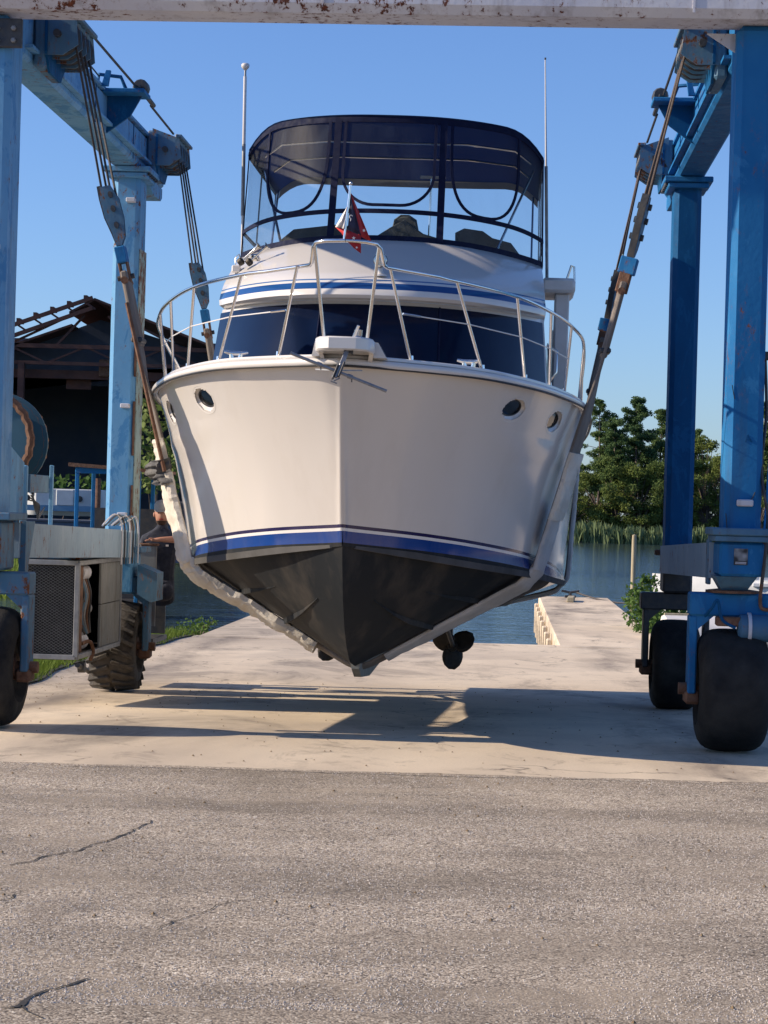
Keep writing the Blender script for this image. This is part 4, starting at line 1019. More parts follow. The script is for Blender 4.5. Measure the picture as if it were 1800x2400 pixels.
# bimini roof
m = MB(); top = []; bot = []
us = L_(-1, 1, 40); vs_ = L_(0, 1, 8)
def bim(u, v, d): 
    f = E(u, 1.0); y = lerp(f.y - .03, 8.05 - .12 * abs(u) ** 3, v)
    return (f.x * (1.012 if d > 0 else 1.0), y, f.z + .012 + d + .035 * math.sin(math.pi * v) * (1 - abs(u) ** 4) - .05 * v)
top = [[bim(u, v, .010) for u in us] for v in vs_]; bot = [[bim(u, v, -.004) for u in reversed(us)] for v in vs_]
m.loft([t_ + b_ for t_, b_ in zip(top, bot)], True, True); m.build('bimini_roof', MAT['canvas_bimini'], boat, 40)
m = MB(); m.loft([[(bim(u, 1, 0)[0], bim(u, 1, 0)[1] + .004, bim(u, 1, 0)[2] + .006) for u in us], [(bim(u, 1, 0)[0], bim(u, 1, 0)[1] + .008, bim(u, 1, 0)[2] - .075) for u in us]]); simple('valance_grey', (.34, .36, .38), (.28, .30, .32), 5, .8); m.build('aft_valance', MAT['valance_grey'], boat, 50)
for yy, h in ((5.95, 1.32), (6.75, 1.32)):      # bimini bows
    fz = bim(0, (yy - 4.7) / 3.3, 0)[2] - .035
    P = [(-h, yy + .0, 3.95), (-h, yy, fz - .35), (-h * .97, yy, fz - .17), (-h * .85, yy, fz - .05), (-h * .5, yy, fz), (0, yy, fz), (h * .5, yy, fz), (h * .85, yy, fz - .05), (h * .97, yy, fz - .17), (h, yy, fz - .35), (h, yy, 3.95)]
    MB().tube(P[2:-2], .0125, 7).build('bimini_bow', MAT['stainless'], boat, 50)
for s in (-1, 1):
    MB().tube([(s * 1.30, 6.05, 5.02), (s * .98, 4.95, 4.10)], .0125, 7).build('bimini_strut', MAT['stainless'], boat, 50)
    MB().tube([(s * 1.32, 7.6, 5.0), (s * 1.32, 6.9, 4.06)], .0125, 7).build('bimini_strut', MAT['stainless'], boat, 50)
# covered seats and helm on the flybridge
def cover(name, pts, y0, y1, mat='canvas_grey'):
    """draped cover: outline (x, z) lofted front to back with soft folds"""
    rr = []
    for k in range(6):
        t = k / 5; sc = 1 - .10 * (2 * t - 1) ** 2
        rr.append([(lerp(0, x, sc) if False else x * sc + (1 - sc) * sum(p[0] for p in pts) / len(pts), lerp(y0, y1, t) + .02 * noise.noise((x * 4, z * 4, t)), 3.72 + (z - 3.72) * (1 - .05 * (2*t-1)**2) + .012 * noise.noise((x * 9, t * 5, 1))) for x, z in pts])
    m = MB(); m.loft(rr, False, True); return m.build(name, MAT[mat], boat, 45)
cover('seat_cover', [(-1.08, 3.72), (-1.06, 4.20), (-.92, 4.31), (-.5, 4.37), (-.32, 4.36), (-.22, 3.72)], 5.2, 6.0)
cover('helm_cover', [(-.32, 3.72), (-.26, 4.18), (-.02, 4.34), (.12, 4.42), (.30, 4.30), (.66, 4.20), (.74, 3.72)], 5.1, 5.8)
cover('wheel_cover', [(.0, 4.34), (.02, 4.43), (.08, 4.475), (.16, 4.475), (.23, 4.43), (.25, 4.34)], 5.3, 5.5)
cover('seat_cover', [(.60, 3.72), (.58, 4.37), (.66, 4.41), (.84, 4.39), (.94, 4.32), (1.12, 4.28), (1.20, 4.18), (1.22, 3.72)], 5.5, 6.1)
MB().tube([(.34, 5.6, 4.2), (.345, 5.6, 4.85)], .012, 6).build('windvane_stem', MAT['stainless'], boat)
MB().box((.24, 5.58, 4.85), (.48, 5.62, 4.875), .004).build('windvane', MAT['valance_grey'], boat)
# --- antennas
for nm, px0, py0, px1, py1, Y, mush in (('a', 566, 640, 575, 160, 20.2, True), ('b', 1282, 660, 1278, 140, 20.2, False)):
    p, q = Bp(px0, py0, Y), Bp(px1, py1, Y)
    if mush:
        an = MB().tube([p, p.lerp(q, .28)], .013, 8).build('antenna', MAT['gelcoat'], boat, 50)
        MB().tube([p.lerp(q, .28), p.lerp(q, .63)], .018, 8).build('lower_mast', MAT['galv'], an, 50)
        MB().tube([p.lerp(q, .63), p.lerp(q, .96)], .017, 8).build('upper_mast', MAT['gelcoat'], an, 50)
        MB().tube([p.lerp(q, .96), q], .011, 8).build('neck', MAT['galv'], an, 50)
        MB().lathe([(.012, -.02), (.03, 0), (.04, .012), (.041, .035), (.03, .046), (0, .05)], Matrix.Translation(q), 16).build('mushroom_head', MAT['gelcoat'], an, 60)
    else:
        an = MB().tube([p, p.lerp(q, .52)], .016, 8).build('antenna', MAT['galv'], boat, 50)
        MB().tube([p.lerp(q, .52), q], [.011, .006], 8).build('whip', MAT['gelcoat'], an, 50)
        MB().lathe([(.009, 0), (.009, .02)], Matrix.Translation(q), 8).build('tip', MAT['black_plastic'], an)
# --- twin trumpet horns, search light, nav light on the flybridge face
def surf(px, py, bvh=FB):
    r = hit(bvh, px, py); return r if r else (Bp(px, py, 18.5), Vector((0, -1, 0)))
p, nn = surf(585, 628)
hn = empty('twin_horns'); hn.parent = boat
d = Vector((.34, -.10, .16)).normalized()
for k, (bx, ln) in enumerate(((0, .26), (.075, .24))):
    s0 = p + nn * .06 + Vector((bx - .05, -.0, .0 + .0 * k)); e0 = s0 + Vector((.17, -.03, .15))
    MB().tube([s0, s0.lerp(e0, .7), e0 - (e0 - s0) * .08, e0], [.011, .013, .022, .040], 12).build('trumpet', MAT['chrome'], hn, 60)
    MB().lathe([(.03, -.02), (.036, 0), (.036, .02), (.02, .035)], Matrix.Translation(s0) @ (e0 - s0).to_track_quat('Z', 'Y').to_matrix().to_4x4(), 12).build('horn_body', MAT['bronze'], hn, 40)
MB().bar(p + Vector((.06, .02, .07)), p + nn * .06 + Vector((.06, 0, .07)), .09, .03, .004).build('horn_foot', MAT['chrome'], hn)
p, nn = surf(891, 648)
sl = empty('search_light'); sl.parent = boat
MB().lathe([(.055, 0), (.055, .012), (.035, .022), (.022, .05), (.02, .10)], Matrix.Translation(p), 18).build('pedestal', MAT['gelcoat_dull'], sl, 40)
Ms = Matrix.Translation(p + Vector((0, -.01, .13))) @ Matrix.Rotation(R(90), 4, 'X')
MB().lathe([(0, -.055), (.035, -.05), (.055, -.02), (.06, .035), (.057, .04)], Ms, 20).build('lamp_body', MAT['black_plastic'], sl, 40)
MB().lathe([(.056, .04), (.05, .052), (.0, .058)], Ms, 20).build('lens', MAT['chrome'], sl, 40)
for k in range(-2, 3): MB().bar(Ms @ Vector((-.05, .02 * k, .058)), Ms @ Vector((.05, .02 * k, .058)), .004, .004).build('lens_guard', MAT['chrome'], sl)
p, nn = surf(556, 640)
nl = MB().box(p + Vector((-.05, -.03, .0)), p + Vector((.03, .05, .07)), .012).build('side_light', MAT['gelcoat'], boat)
MB().tube([p + Vector((-.02, 0, .07)), p + Vector((-.02, 0, .14)), p + Vector((.01, 0, .17)), p + Vector((.03, 0, .10))], .007, 6).build('light_loop', MAT['chrome'], nl, 50)
# wing support with cap, right side
wg = empty('wing_support'); wg.parent = boat
MB().box((1.42, 5.9, 3.85), (1.74, 6.7, 3.99), .028).build('cap', MAT['gelcoat_dull'], wg, 40)
MB().box((1.555, 6.0, 2.60), (1.69, 6.5, 3.85), .012).build('upright', MAT['gelcoat_dull'], wg)
MB().box((1.51, 5.96, 2.66), (1.545, 6.02, 3.5), .01).build('dark_track', MAT['boat_navy'], wg)
MB().tube([(1.66, 6.1, 4.0), (1.70, 6.1, 4.13), (1.73, 6.2, 4.13), (1.74, 6.2, 4.0)], .011, 7).build('grab_loop', MAT['stainless'], wg, 50)
MB().tube([(1.49, 4.6, 2.9), (1.56, 4.6, 3.0), (1.56, 4.7, 3.2), (1.47, 4.7, 3.25)], .011, 7).build('grab_rail', MAT['stainless'], boat, 50)
# --- pulpit and bow rail
OX = .035
m = MB(); oc = [(-.195, .25), (-.195, -.22), (-.16, -.34), (-.09, -.40), (.09, -.40), (.16, -.34), (.195, -.22), (.195, .25)]
m.loft([[(x * f + OX, y - (0 if f == 1 else -.012), z) for x, y in oc] for z, f in ((2.765, .97), (2.775, 1.0), (2.845, 1.0), (2.855, .97))], True, True)
pul = m.build('bow_platform', MAT['gelcoat'], boat, 40)
for sg in (-1, 1):
    MB().plate([(OX + sg * .19, -.06, 2.776), (OX + sg * .19, .22, 2.776), (OX + sg * .17, .22, 2.70), (OX + sg * .17, .06, 2.70)], (-sg * .03, 0, 0)).build('platform_bracket', MAT['gelcoat'], pul)
    MB().plate([(OX + sg * .185, -.02, 2.852), (OX + sg * .215, -.02, 2.848), (OX + sg * (.275 if sg > 0 else .235), -.02, 2.745), (OX + sg * .185, -.02, 2.745)], (0, .36, 0)).build('platform_fairing', MAT['gelcoat'], pul)
RLT = [(-.12, .26, 3.35), (.4, .74, 3.33), (1.03, 1.17, 3.30), (1.6, 1.435, 3.25), (2.2, 1.615, 3.20), (2.9, 1.735, 3.13), (4.6, 1.78, 2.84), (5.3, 1.77, 2.60)]
rh = lambda y: smtab([(a, b) for a, b, c in RLT], y); rz = lambda y: smtab([(a, c) for a, b, c in RLT], y)
ST = MAT['stainless']
for sg in (-1, 1):
    P = [(sg * rh(y) + (OX if y < .3 else 0), y, rz(y)) for y in L_(5.3, -.12, 46)]
    P += [(OX + sg * .245, -.17, 3.36), (OX + sg * .235, -.22, 3.40), (OX + sg * .225, -.28, 3.455), (OX + sg * .20, -.36, 3.475), (OX + sg * .13, -.42, 3.48), (OX, -.44, 3.482)]
    MB().tube(P, .0135, 9).build('bow_rail', ST, boat, 60)
    for yb, yt in ((.30, -.06), (.82, .42), (1.42, 1.05), (1.98, 1.62), (2.42, 2.2), (3.3, 3.1), (4.2, 4.1)):
        b = Vector((sg * (hg(yb) - .05), yb, zg(yb) + .03)); t_ = Vector((sg * rh(yt), yt, rz(yt)))
        so_ = MB().tube([b, t_], .0115, 8).build('stanchion', ST, boat, 60)
        MB().lathe([(.03, 0), (.03, .008), (.018, .014), (.016, .05)], Matrix.Translation(b - Vector((0, 0, .005))), 12).build('base_fitting', ST, so_, 40)
    MB().tube([(OX + sg * .145, -.12, 2.85), (OX + sg * .215, -.30, 3.46)], .0125, 8).build('pulpit_stanchion', ST, boat, 60)
    W_ = [Vector((sg * hg(yb), yb, zg(yb))).lerp(Vector((sg * rh(yt), yt, rz(yt))), .55) - Vector((sg * .02, 0, 0)) for yb, yt in ((.30, -.02), (.82, .42), (1.42, 1.05), (1.98, 1.62), (2.42, 2.2))]
    MB().tube(W_, .0045, 6).build('lifeline', MAT['gelcoat'], boat, 60)
    MB().tube([W_[0].lerp(W_[1], .0), W_[0].lerp(W_[1], .25)], .009, 6).build('lifeline_terminal', ST, boat, 60)
    # cleat
    yb = .72 if sg < 0 else .78; c = Vector((sg * (hg(yb) - .12), yb, zg(yb) + .045))
    cm = MB()
    for q in (-.03, .03): cm.tube([c + Vector((q, 0, 0)), c + Vector((q * 1.1, 0, .04))], .018, 8)
    cm.tube([c + Vector((-.085, -.01, .055)), c + Vector((-.03, 0, .045)), c + Vector((.03, 0, .045)), c + Vector((.085, .01, .055))], [.010, .018, .018, .010], 8)
    cm.build('deck_cleat', ST, boat, 60)
# windlass lever behind the platform
MB().tube([(OX + .03, .05, 2.86), (OX + .075, .02, 2.965)], .011, 7).build('windlass_lever', ST, boat)
MB().lathe([(.04, 0), (.04, .03), (.025, .05), (.03, .09), (0, .10)], Matrix.Translation((OX + .07, .10, 2.85)), 12).build('windlass', MAT['chrome'], boat, 40)
# --- running gear
for sg in (-1, 1):
    c = Vector((sg * .64, 8.70, .27)); sh0 = Vector((sg * .60, 6.6, .62))
    MB().tube([sh0, c], .025, 8).build('propeller_shaft', MAT['bronze'], boat, 50)
    MB().bar(Vector((sg * .60, 8.35, .40)), Vector((sg * .60, 8.25, .80)), .03, .12).build('shaft_strut', MAT['bronze'], boat)
    pr = MB().lathe([(.05, -.07), (.06, 0), (.035, .09)], Matrix.Translation(c) @ Matrix.Rotation(R(-90), 4, 'X'), 14).build('propeller', MAT['bronze'], boat, 40)
    for k in range(3):
        a0 = (R(268) if sg > 0 else R(232)) + k * 2 * math.pi / 3; g = []
        for j in range(8):
            t = j / 7; rr_ = lerp(.04, .25, t); cw_ = .02 + .105 * math.sin(math.pi * min(1, t * .80 + .14)) ** .8 * (1 if t < .98 else .35)
            row = []
            for q in (-1, -.5, 0, .5, 1):
                an = a0 + q * cw_ / max(rr_, .09); row.append(c + Vector((rr_ * math.cos(an), q * .06 * (1 - .4 * t) * sg, rr_ * math.sin(an))))
            g.append(row)
        b_ = MB(); b_.loft(g); bo = b_.build('blade', MAT['bronze'], pr, 60)
        sm = bo.modifiers.new('thick', 'SOLIDIFY'); sm.thickness = .012
    MB().box((sg * .60 - .02, 9.1, .12), (sg * .60 + .02, 9.45, .75), .015).build('rudder', MAT['bronze'], boat)

# ------------------------------------------------------------------ anchor, flag (held by the boat)
an = empty('anchor'); an.parent = None
A0 = BMX @ Vector((OX + .02, -.36, 2.79)); an.location = A0
tag(an, 'grey galvanised anchor with a long stock bar hanging under the bow platform', 'anchor')
def aw(px, py, Y): return at(px, py, Y) - A0
s0, s1 = aw(680, 827, 13.62), aw(906, 917, 13.66)
MB().tube([s0, s0.lerp(s1, .44), s1], .0105, 8).build('stock', MAT['anchor_galv'], an, 50)
for t_ in (.30, .62): 
    q = s0.lerp(s1, t_); MB().tube([q - (s1 - s0) * .025, q + (s1 - s0) * .025], .0155, 8).build('stock_collar', MAT['anchor_galv'], an, 50)
    MB().tube([q + Vector((.012, -.005, -.008)), q + Vector((.012, -.005, -.035))], .004, 5).build('cotter_pin', MAT['dark_steel'], an)
MB().bar(aw(822, 800, 13.80), aw(797, 862, 13.66), .03, .016, .004, (0, 1, 0)).build('shank', MAT['anchor_galv'], an)
cr0, cr1 = aw(800, 852, 13.64), aw(786, 886, 13.62)
for k in (-1, 1):
    off = Vector((k * .020, 0, k * .008)); MB().bar(cr0 + off, cr1 + off, .012, .045, .003, (0, 1, 0)).build('crown_plate', MAT['dark_steel'], an)
    # fluke: long triangle lying aft beneath the platform
    f0 = cr0.lerp(cr1, .5) + Vector((k * .012, .02, .0))
    m = MB(); m.plate([f0, f0 + Vector((k * .14, .10, .01)), f0 + Vector((k * .02, .42, .03))], (0, .0, .008)); m.build('fluke', MAT['anchor_galv'], an)
MB().bar(cr0, cr1, .022, .02, .005, (0, 1, 0)).build('crown_core', MAT['galv'], an)
MB().tube([aw(779, 878, 13.61), aw(782, 893, 13.61), aw(797, 886, 13.61)], .006, 6).build('tripping_ring', MAT['anchor_galv'], an, 50)
MB().tube([aw(775, 893, 13.61), aw(790, 899, 13.61)], .005, 6).build('ring_bar', MAT['anchor_galv'], an)
MB().lathe([(.03, -.03), (.018, -.01), (.018, .01), (.03, .03)], Matrix.Translation(aw(817, 822, 13.76)) @ Matrix.Rotation(R(90), 4, 'Y'), 14).build('bow_roller', MAT['black_plastic'], an, 40)

fl = empty('pennant'); F0 = BMX @ Vector((OX - .01, -.44, 3.482)); fl.location = F0
tag(fl, 'small red and navy pennant with white stars on a chrome staff at the bow', 'flag')
f1 = at(822, 430, F0.y) - F0
MB().tube([Vector((0, 0, 0)), f1], .0075, 8).build('staff', ST, fl, 50)
MB().lathe([(.0, -.014), (.011, -.008), (.013, .0), (.009, .01), (0, .014)], Matrix.Translation(f1), 12).build('ball', MAT['chrome'], fl, 60)
simple('flag_red', (.45, .02, .02), (.36, .015, .02), 9, .8); simple('flag_navy', (.025, .022, .05), (.035, .03, .065), 9, .8); simple('flag_white', (.72, .68, .66), (.62, .58, .56), 9, .8)
def fp(px, py, dy=0.0): return at(px, py, F0.y + dy) - F0
def cloth(name, grid, mat, th=.0015):
    m = MB(); m.loft(grid); o = m.build(name, MAT[mat], fl, 60); md = o.modifiers.new('thick', 'SOLIDIFY'); md.thickness = th; return o
def tri(name, top, bl, br, mat, dys, nn=6):
    g = []
    for i in range(nn + 1):
        t = i / nn; a = (lerp(top[0], bl[0], t), lerp(top[1], bl[1], t)); b = (lerp(top[0], br[0], t), lerp(top[1], br[1], t))
        g.append([fp(lerp(a[0], b[0], j / 5), lerp(a[1], b[1], j / 5), lerp(dys[0], dys[1], j / 5) + .015 * math.sin(j * 1.6 + t * 3)) for j in range(6)])
    return cloth(name, g, mat)
tri('navy_field', (822, 455), (815, 535), (846, 552), 'flag_navy', (0, .05))
tri('red_fly', (822, 450), (840, 552), (870, 566), 'flag_red', (.04, .10))
tri('white_field', (813, 485), (786, 532), (806, 536), 'flag_white', (.02, .0))
m_ = [[fp(786, 532, .02), fp(808, 536), fp(846, 553, .03)], [fp(800, 546, .02), fp(812, 564, -.01), fp(846, 578, .02)], [fp(824, 572, .02), fp(830, 582, 0), fp(846, 594, .02)]]
cloth('red_hem', m_, 'flag_red')
def star(px, py, r):
    c = fp(px, py, -.02); P = []
    for k in range(10): a = math.pi / 2 + k * math.pi / 5; q = r if k % 2 == 0 else r * .42; P.append(c + Vector((q * math.cos(a), 0, q * math.sin(a))))
    MB().plate(P, (0, .002, 0)).build('star', MAT['flag_white'], fl)
star(853, 540, .012); star(829, 558, .013); star(836, 580, .009)
# white fouled-anchor-like mark on the navy field: ring, stem and curved arms
c = fp(823, 508, -.02)
MB().tube([c + Vector((.010 * math.cos(a), 0, .010 * math.sin(a))) for a in [R(20 + 25 * k) for k in range(11)]], .0028, 5).build('emblem_ring', MAT['flag_white'], fl)
MB().tube([c + Vector((0, 0, -.01)), c + Vector((-.004, 0, -.028))], .0025, 5).build('emblem_stem', MAT['flag_white'], fl)
# ------------------------------------------------------------------ lifting slings
def sling_path(yl, pad):
    yb = (LI @ Vector((0, yl, 0)) - BO).dot(FW) / BSC
    T = LIi @ BMX
    g, zgn, c, zcn, kk = hg(yb) + .05, zg(yb) - .01, hc(yb) + .06, zc_(yb), zk(yb) - (.02 if yb < 3 else .05)
    P = []
    for sg in (-1, 1):
        ctr = [(sg * (g + .03), zgn + .03), (sg * (c + .06), zcn + .06), (sg * (c - .06), zcn - .07), (sg * .10, kk + .03), (0, kk - .005)]
        ctr = [(lambda v: (v.x, v.z))(T @ Vector((x, yb, z))) for x, z in ctr]
        x0, z0 = ctr[0]; f = (3.50 - z0) / (5.25 - z0)
        P.append([(x0 + (sg * 2.38 - x0) * f, 3.50)] + ctr)
    return P
def sling(yl, label, wid):
    root = empty('lifting_sling', (LI @ Vector((0, yl, 0))).to_tuple(), (0, 0, -YAW)); tag(root, label, 'sling', 'lifting slings')
    P = sling_path(yl, 0); SLP = .33 if yl < 3 else .06; zlow = P[0][2][1] - .02
    def ribbon(name, pts, th, w, mat, sub=10, wr=0.0, seed=0):
        Q = []
        for i in range(len(pts) - 1):
            for k in range(sub): t = k / sub; Q.append((lerp(pts[i][0], pts[i+1][0], t), lerp(pts[i][1], pts[i+1][1], t)))
        Q.append(pts[-1]); rr = []; N = len(Q)
        for it in range(2):
            Q = [Q[0]] + [((Q[i-1][0] + 2*Q[i][0] + Q[i+1][0]) / 4, (Q[i-1][1] + 2*Q[i][1] + Q[i+1][1]) / 4) for i in range(1, N - 1)] + [Q[-1]]
        for i, (x, z) in enumerate(Q):
            a, b = Q[max(i-1, 0)], Q[min(i+1, N-1)]; t = Vector((b[0]-a[0], 0, b[1]-a[1])).normalized(); nn = Vector((-t.z, 0, t.x))
            if nn.dot(Vector((x + .055, 0, z - 1.8))) < 0: nn = -nn
            ring = []; K = 16 if not wr else (14 if mat == 'sleeve' else 24)
            for k in range(K):
                an_ = 2 * math.pi * k / K; cx_, cy_ = math.cos(an_), math.sin(an_)
                e = .35 if wr == 0 else .6
                ox = math.copysign(abs(cx_) ** e, cx_) * th / 2; oy = math.copysign(abs(cy_) ** e, cy_) * w / 2
                d_ = 1.0
                if wr:
                    q = Vector((x * 5 + seed, oy * 7, z * 5)); rid = lambda v: 1 - 2 * abs(noise.noise(v))
                    w1 = noise.noise(q) * 1.1 + .7 * rid(q * 2.1) + .5 * rid(q * 4.6 + Vector((3, 1, 7))); ox += wr * w1 * (1 if cx_ > -.2 else .3); oy += wr * .9 * (noise.noise(q * 1.7 + Vector((5, 3, 1))) + .5 * rid(q * 3.3))
                wd = Vector((math.copysign(min(1, abs(x + .05) / 1.1) * SLP * (1 if z < 2.45 else max(0, (2.9 - z) / .45)), x + .05), 1, -.55 * SLP if z < zlow else 0)).normalized()
                ring.append(Vector((x, 0, z)) + nn * (ox + (th * .22 if wr else 0)) + wd * oy)
            rr.append(ring)
        m = MB(); m.loft(rr, True, True); return m.build(name, MAT[mat], root, 35 if not wr else (22 if mat == 'sleeve' else 50))
    L, Rr = P
    ribbon('strap', L[:] + list(reversed(Rr))[1:], .028, wid, 'strap', 10)
    for C, s in ((L, -1), (Rr, 1)):
        t = Vector((C[1][0] - C[0][0], 0, C[1][1] - C[0][1])).normalized()
        ex = Vector((C[0][0], 0, C[0][1]))
        so_ = MB().bar(ex - t * .06, ex + t * .55, .055, .20, .012, (0, 1, 0)).build('stitched_eye', MAT['strap'], root)
        MB().tube([ex + t * .02 + Vector((0, -.13, 0)), ex + t * .02 + Vector((0, .13, 0))], .03, 10).build('eye_pin', MAT['rusty_steel'], so_, 40)
        MB().box((ex + t * .50 - Vector((.045, .11, .02))), (ex + t * .50 + Vector((.045, .11, .02))), .01).build('keeper', MAT['dark_steel'], so_)
    return root, ribbon, L, Rr
s1, rib, L, Rr = sling(SLY['f'], 'front sling with a crumpled cream canvas sleeve around the bow of the cruiser', .24)
mid = lambda a, b, t: (lerp(a[0], b[0], t), lerp(a[1], b[1], t))
rib('canvas_sleeve', [mid(L[1], L[2], .50), L[2], (L[3][0] - .015, L[3][1] - .015), mid(L[3], L[4], .40), mid(L[3], L[4], .80)], .075, .36, 'sleeve', 24, .020, 1)
rib('canvas_flap', [mid(L[1], L[2], .30), mid(L[1], L[2], .42), mid(L[1], L[2], .56)], .06, .30, 'sleeve', 12, .018, 9)
rib('dark_wrap', [mid(L[1], L[2], .42), mid(L[1], L[2], .56)], .09, .40, 'sleeve_dark', 30, .065, 4)
rib('canvas_sleeve', [mid(Rr[1], Rr[2], .30), mid(Rr[1], Rr[2], .6), Rr[2], Rr[3], mid(Rr[3], Rr[4], .9)], .04, .28, 'strap_grey', 30, .007, 2)
rib('loose_sleeve', [mid(Rr[1], Rr[2], .30), mid(Rr[1], Rr[2], .70)], .055, .30, 'sleeve', 24, .014, 7)
s2, rib, L2, R2 = sling(SLY['r'], 'rear sling with grey sleeve passing under the stern of the cruiser', .26)
rib('canvas_sleeve', [mid(R2[1], R2[2], .15), mid(R2[1], R2[2], .5), R2[2], R2[3], mid(R2[3], R2[4], .8)], .04, .32, 'strap_grey', 20, .010, 3)
rib('canvas_sleeve', [mid(L2[1], L2[2], .25), L2[2], L2[3], mid(L2[3], L2[4], .8)], .04, .32, 'strap_grey', 20, .010, 5)
# hoisting blocks and ropes reach down to the sling eyes
for key, y0, (Lq, Rq) in (('f', .72, (L, Rr)), ('r', 6.0, (L2, R2))):
    hoist(-1, y0, None, (Lq[0][0], SLY[key], Lq[0][1]), MAT['rope_steel'], 0)
    hoist(1, y0, None, (Rq[0][0], SLY[key], Rq[0][1]), MAT['rope_brown'], R(78))
# lashing that ties the loose sleeve end up along the left strap
tl = MB().tube([(LI @ Vector((L[0][0] + .03, SLY['f'] - .13, L[0][1] - .2))), LI @ Vector((mid(L[1], L[2], .2)[0] + .0, SLY['f'] - .16, mid(L[1], L[2], .2)[1])), LI @ Vector((mid(L[1], L[2], .5)[0], SLY['f'] - .18, mid(L[1], L[2], .5)[1]))], .016, 6)
tlo = tl.build('tie_strap', MAT['rusty_steel'], None, 50)
tlo.parent = s1; tlo.matrix_parent_inverse = (Matrix.Translation(LI @ Vector((0, SLY['f'], 0))) @ Matrix.Rotation(-YAW, 4, 'Z')).inverted()

# ------------------------------------------------------------------ operator in the cab
pe = empty('person', (LI @ Vector((cx1 + .235, 6.66, .80))).to_tuple(), (0, 0, -YAW))
tag(pe, 'bearded person in dark shirt and pale cap leaning on the hoist cab ledge', 'person')
def skin_body(name, verts, edges, mat, parent, sub=2):
    me = bpy.data.meshes.new(name); me.from_pydata([v[0] for v in verts], edges, []); o = bpy.data.objects.new(name, me); COL.objects.link(o)
    o.modifiers.new('skin', 'SKIN'); me.skin_vertices  # created by modifier
    for k, v in enumerate(verts):
        sv = me.skin_vertices[0].data[k]; sv.radius = v[1]; sv.use_root = (k == 0)
    sb = o.modifiers.new('sub', 'SUBSURF'); sb.levels = sub; sb.render_levels = sub
    me.materials.append(MAT[mat]); o.parent = parent; return o
V = [((0, 0, .0), (.15, .12)), ((0, -.01, .2), (.15, .11)), ((0, -.03, .42), (.18, .12)), ((0, -.05, .56), (.13, .09)), ((0, -.055, .66), (.06, .06)), ((0, -.06, .72), (.055, .055)),
     ((-.17, -.05, .53), (.075, .07)), ((-.22, -.15, .36), (.055, .055)),
     ((.17, -.05, .53), (.075, .07)), ((.225, -.18, .535), (.055, .055)),
     ((.0, .02, -.02), (.14, .12)), ((-.1, -.30, -.02), (.085, .085)), ((-.1, -.32, -.36), (.06, .06)), ((.1, -.2, -.02), (.085, .085))]
Ed = [(0, 1), (1, 2), (2, 3), (3, 4), (4, 5), (3, 6), (6, 7), (3, 8), (8, 9), (0, 10), (10, 11), (11, 12), (10, 13)]
skin_body('body', V, Ed, 'shirt', pe)
skin_body('forearm',
          [((.22, -.19, .54), (.042, .042)), ((.16, -.30, .548), (.042, .038)), ((.05, -.345, .545), (.034, .030)), ((-.02, -.35, .540), (.038, .020)), ((-.07, -.35, .538), (.032, .017))], [(0, 1), (1, 2), (2, 3), (3, 4)], 'skin', pe)
for k in range(4):
    skin_body('finger', [((-.07, -.370 + .014 * k, .538), (.009, .009)), ((-.105, -.372 + .014 * k, .533), (.0085, .0085)), ((-.125, -.372 + .014 * k, .522), (.008, .008))], [(0, 1), (1, 2)], 'skin', pe, 1)
skin_body('thumb', [((-.03, -.370, .548), (.011, .011)), ((-.055, -.390, .553), (.010, .010)), ((-.08, -.393, .549), (.009, .009))], [(0, 1), (1, 2)], 'skin', pe, 1)
# head: lofted, face towards the camera, slightly turned
Hm = Matrix.Translation((.0, -.075, .70)) @ Matrix.Rotation(R(8), 4, 'Z')
prof = [(0.0, .030, .034, .005), (.02, .048, .050, -.005), (.045, .058, .068, -.008), (.08, .066, .080, -.004), (.115, .072, .088, .002), (.15, .075, .094, .006), (.185, .072, .092, .010), (.215, .060, .078, .012), (.235, .035, .048, .012), (.243, .008, .01, .012)]
rr = []
for z, ax, ay, oy in prof:
    ring = []
    for k in range(28):
        a = 2 * math.pi * k / 28; x, y = ax * math.sin(a), -ay * math.cos(a) + oy
        fr_ = max(0, math.cos(a)) ** 6
        y -= fr_ * (.020 * math.exp(-((z - .09) / .022) ** 2) + .008 * math.exp(-((z - .055) / .01) ** 2) + .006 * math.exp(-((z - .015) / .015) ** 2))
        eye = math.exp(-((z - .122) / .012) ** 2) * math.exp(-((abs(math.sin(a)) - .42) / .14) ** 2) * (1 if math.cos(a) > 0 else 0); y += .010 * eye
        ring.append(Hm @ Vector((x, y, z)))
    rr.append(ring)
m = MB(); m.loft(rr, True, True); hd = m.build('head', MAT['skin'], pe, 70)
rr = []
for z, ax, ay, oy in prof[0:5]:
    rr.append([Hm @ Vector(((ax + .005) * math.sin(a), -(ay + .006) * math.cos(a) + oy, z - .004)) for a in [R(-100 + 200 * k / 20) for k in range(21)]])
m = MB(); m.loft(rr[0:3]); m.build('beard', MAT['beard'], hd, 70)
for s in (-1, 1):
    MB().lathe([(0, -.008), (.009, -.004), (.011, 0), (.009, .004), (0, .008)], Hm @ Matrix.Translation((s * .030, -.072, .122)), 10).build('eye', MAT['dark_glass'], hd, 60)
    MB().lathe([(0, -.03), (.012, -.02), (.014, 0), (.010, .02), (0, .028)], Hm @ Matrix.Translation((s * .076, .008, .105)), 10).build('ear', MAT['skin'], hd, 60)
MB().tube([Hm @ Vector((-.022, -.081, .058)), Hm @ Vector((0, -.088, .060)), Hm @ Vector((.022, -.081, .058))], .006, 6).build('mouth', MAT['flag_red'], hd, 60)
m = MB(); rr = []
for z, f in ((.145, 1.06), (.18, 1.08), (.215, 1.06), (.245, .8), (.262, .35), (.266, .03)):
    rr.append([Hm @ Vector((.075 * f * math.sin(a), -.094 * f * math.cos(a) + .008, z)) for a in [2 * math.pi * k / 24 for k in range(24)]])
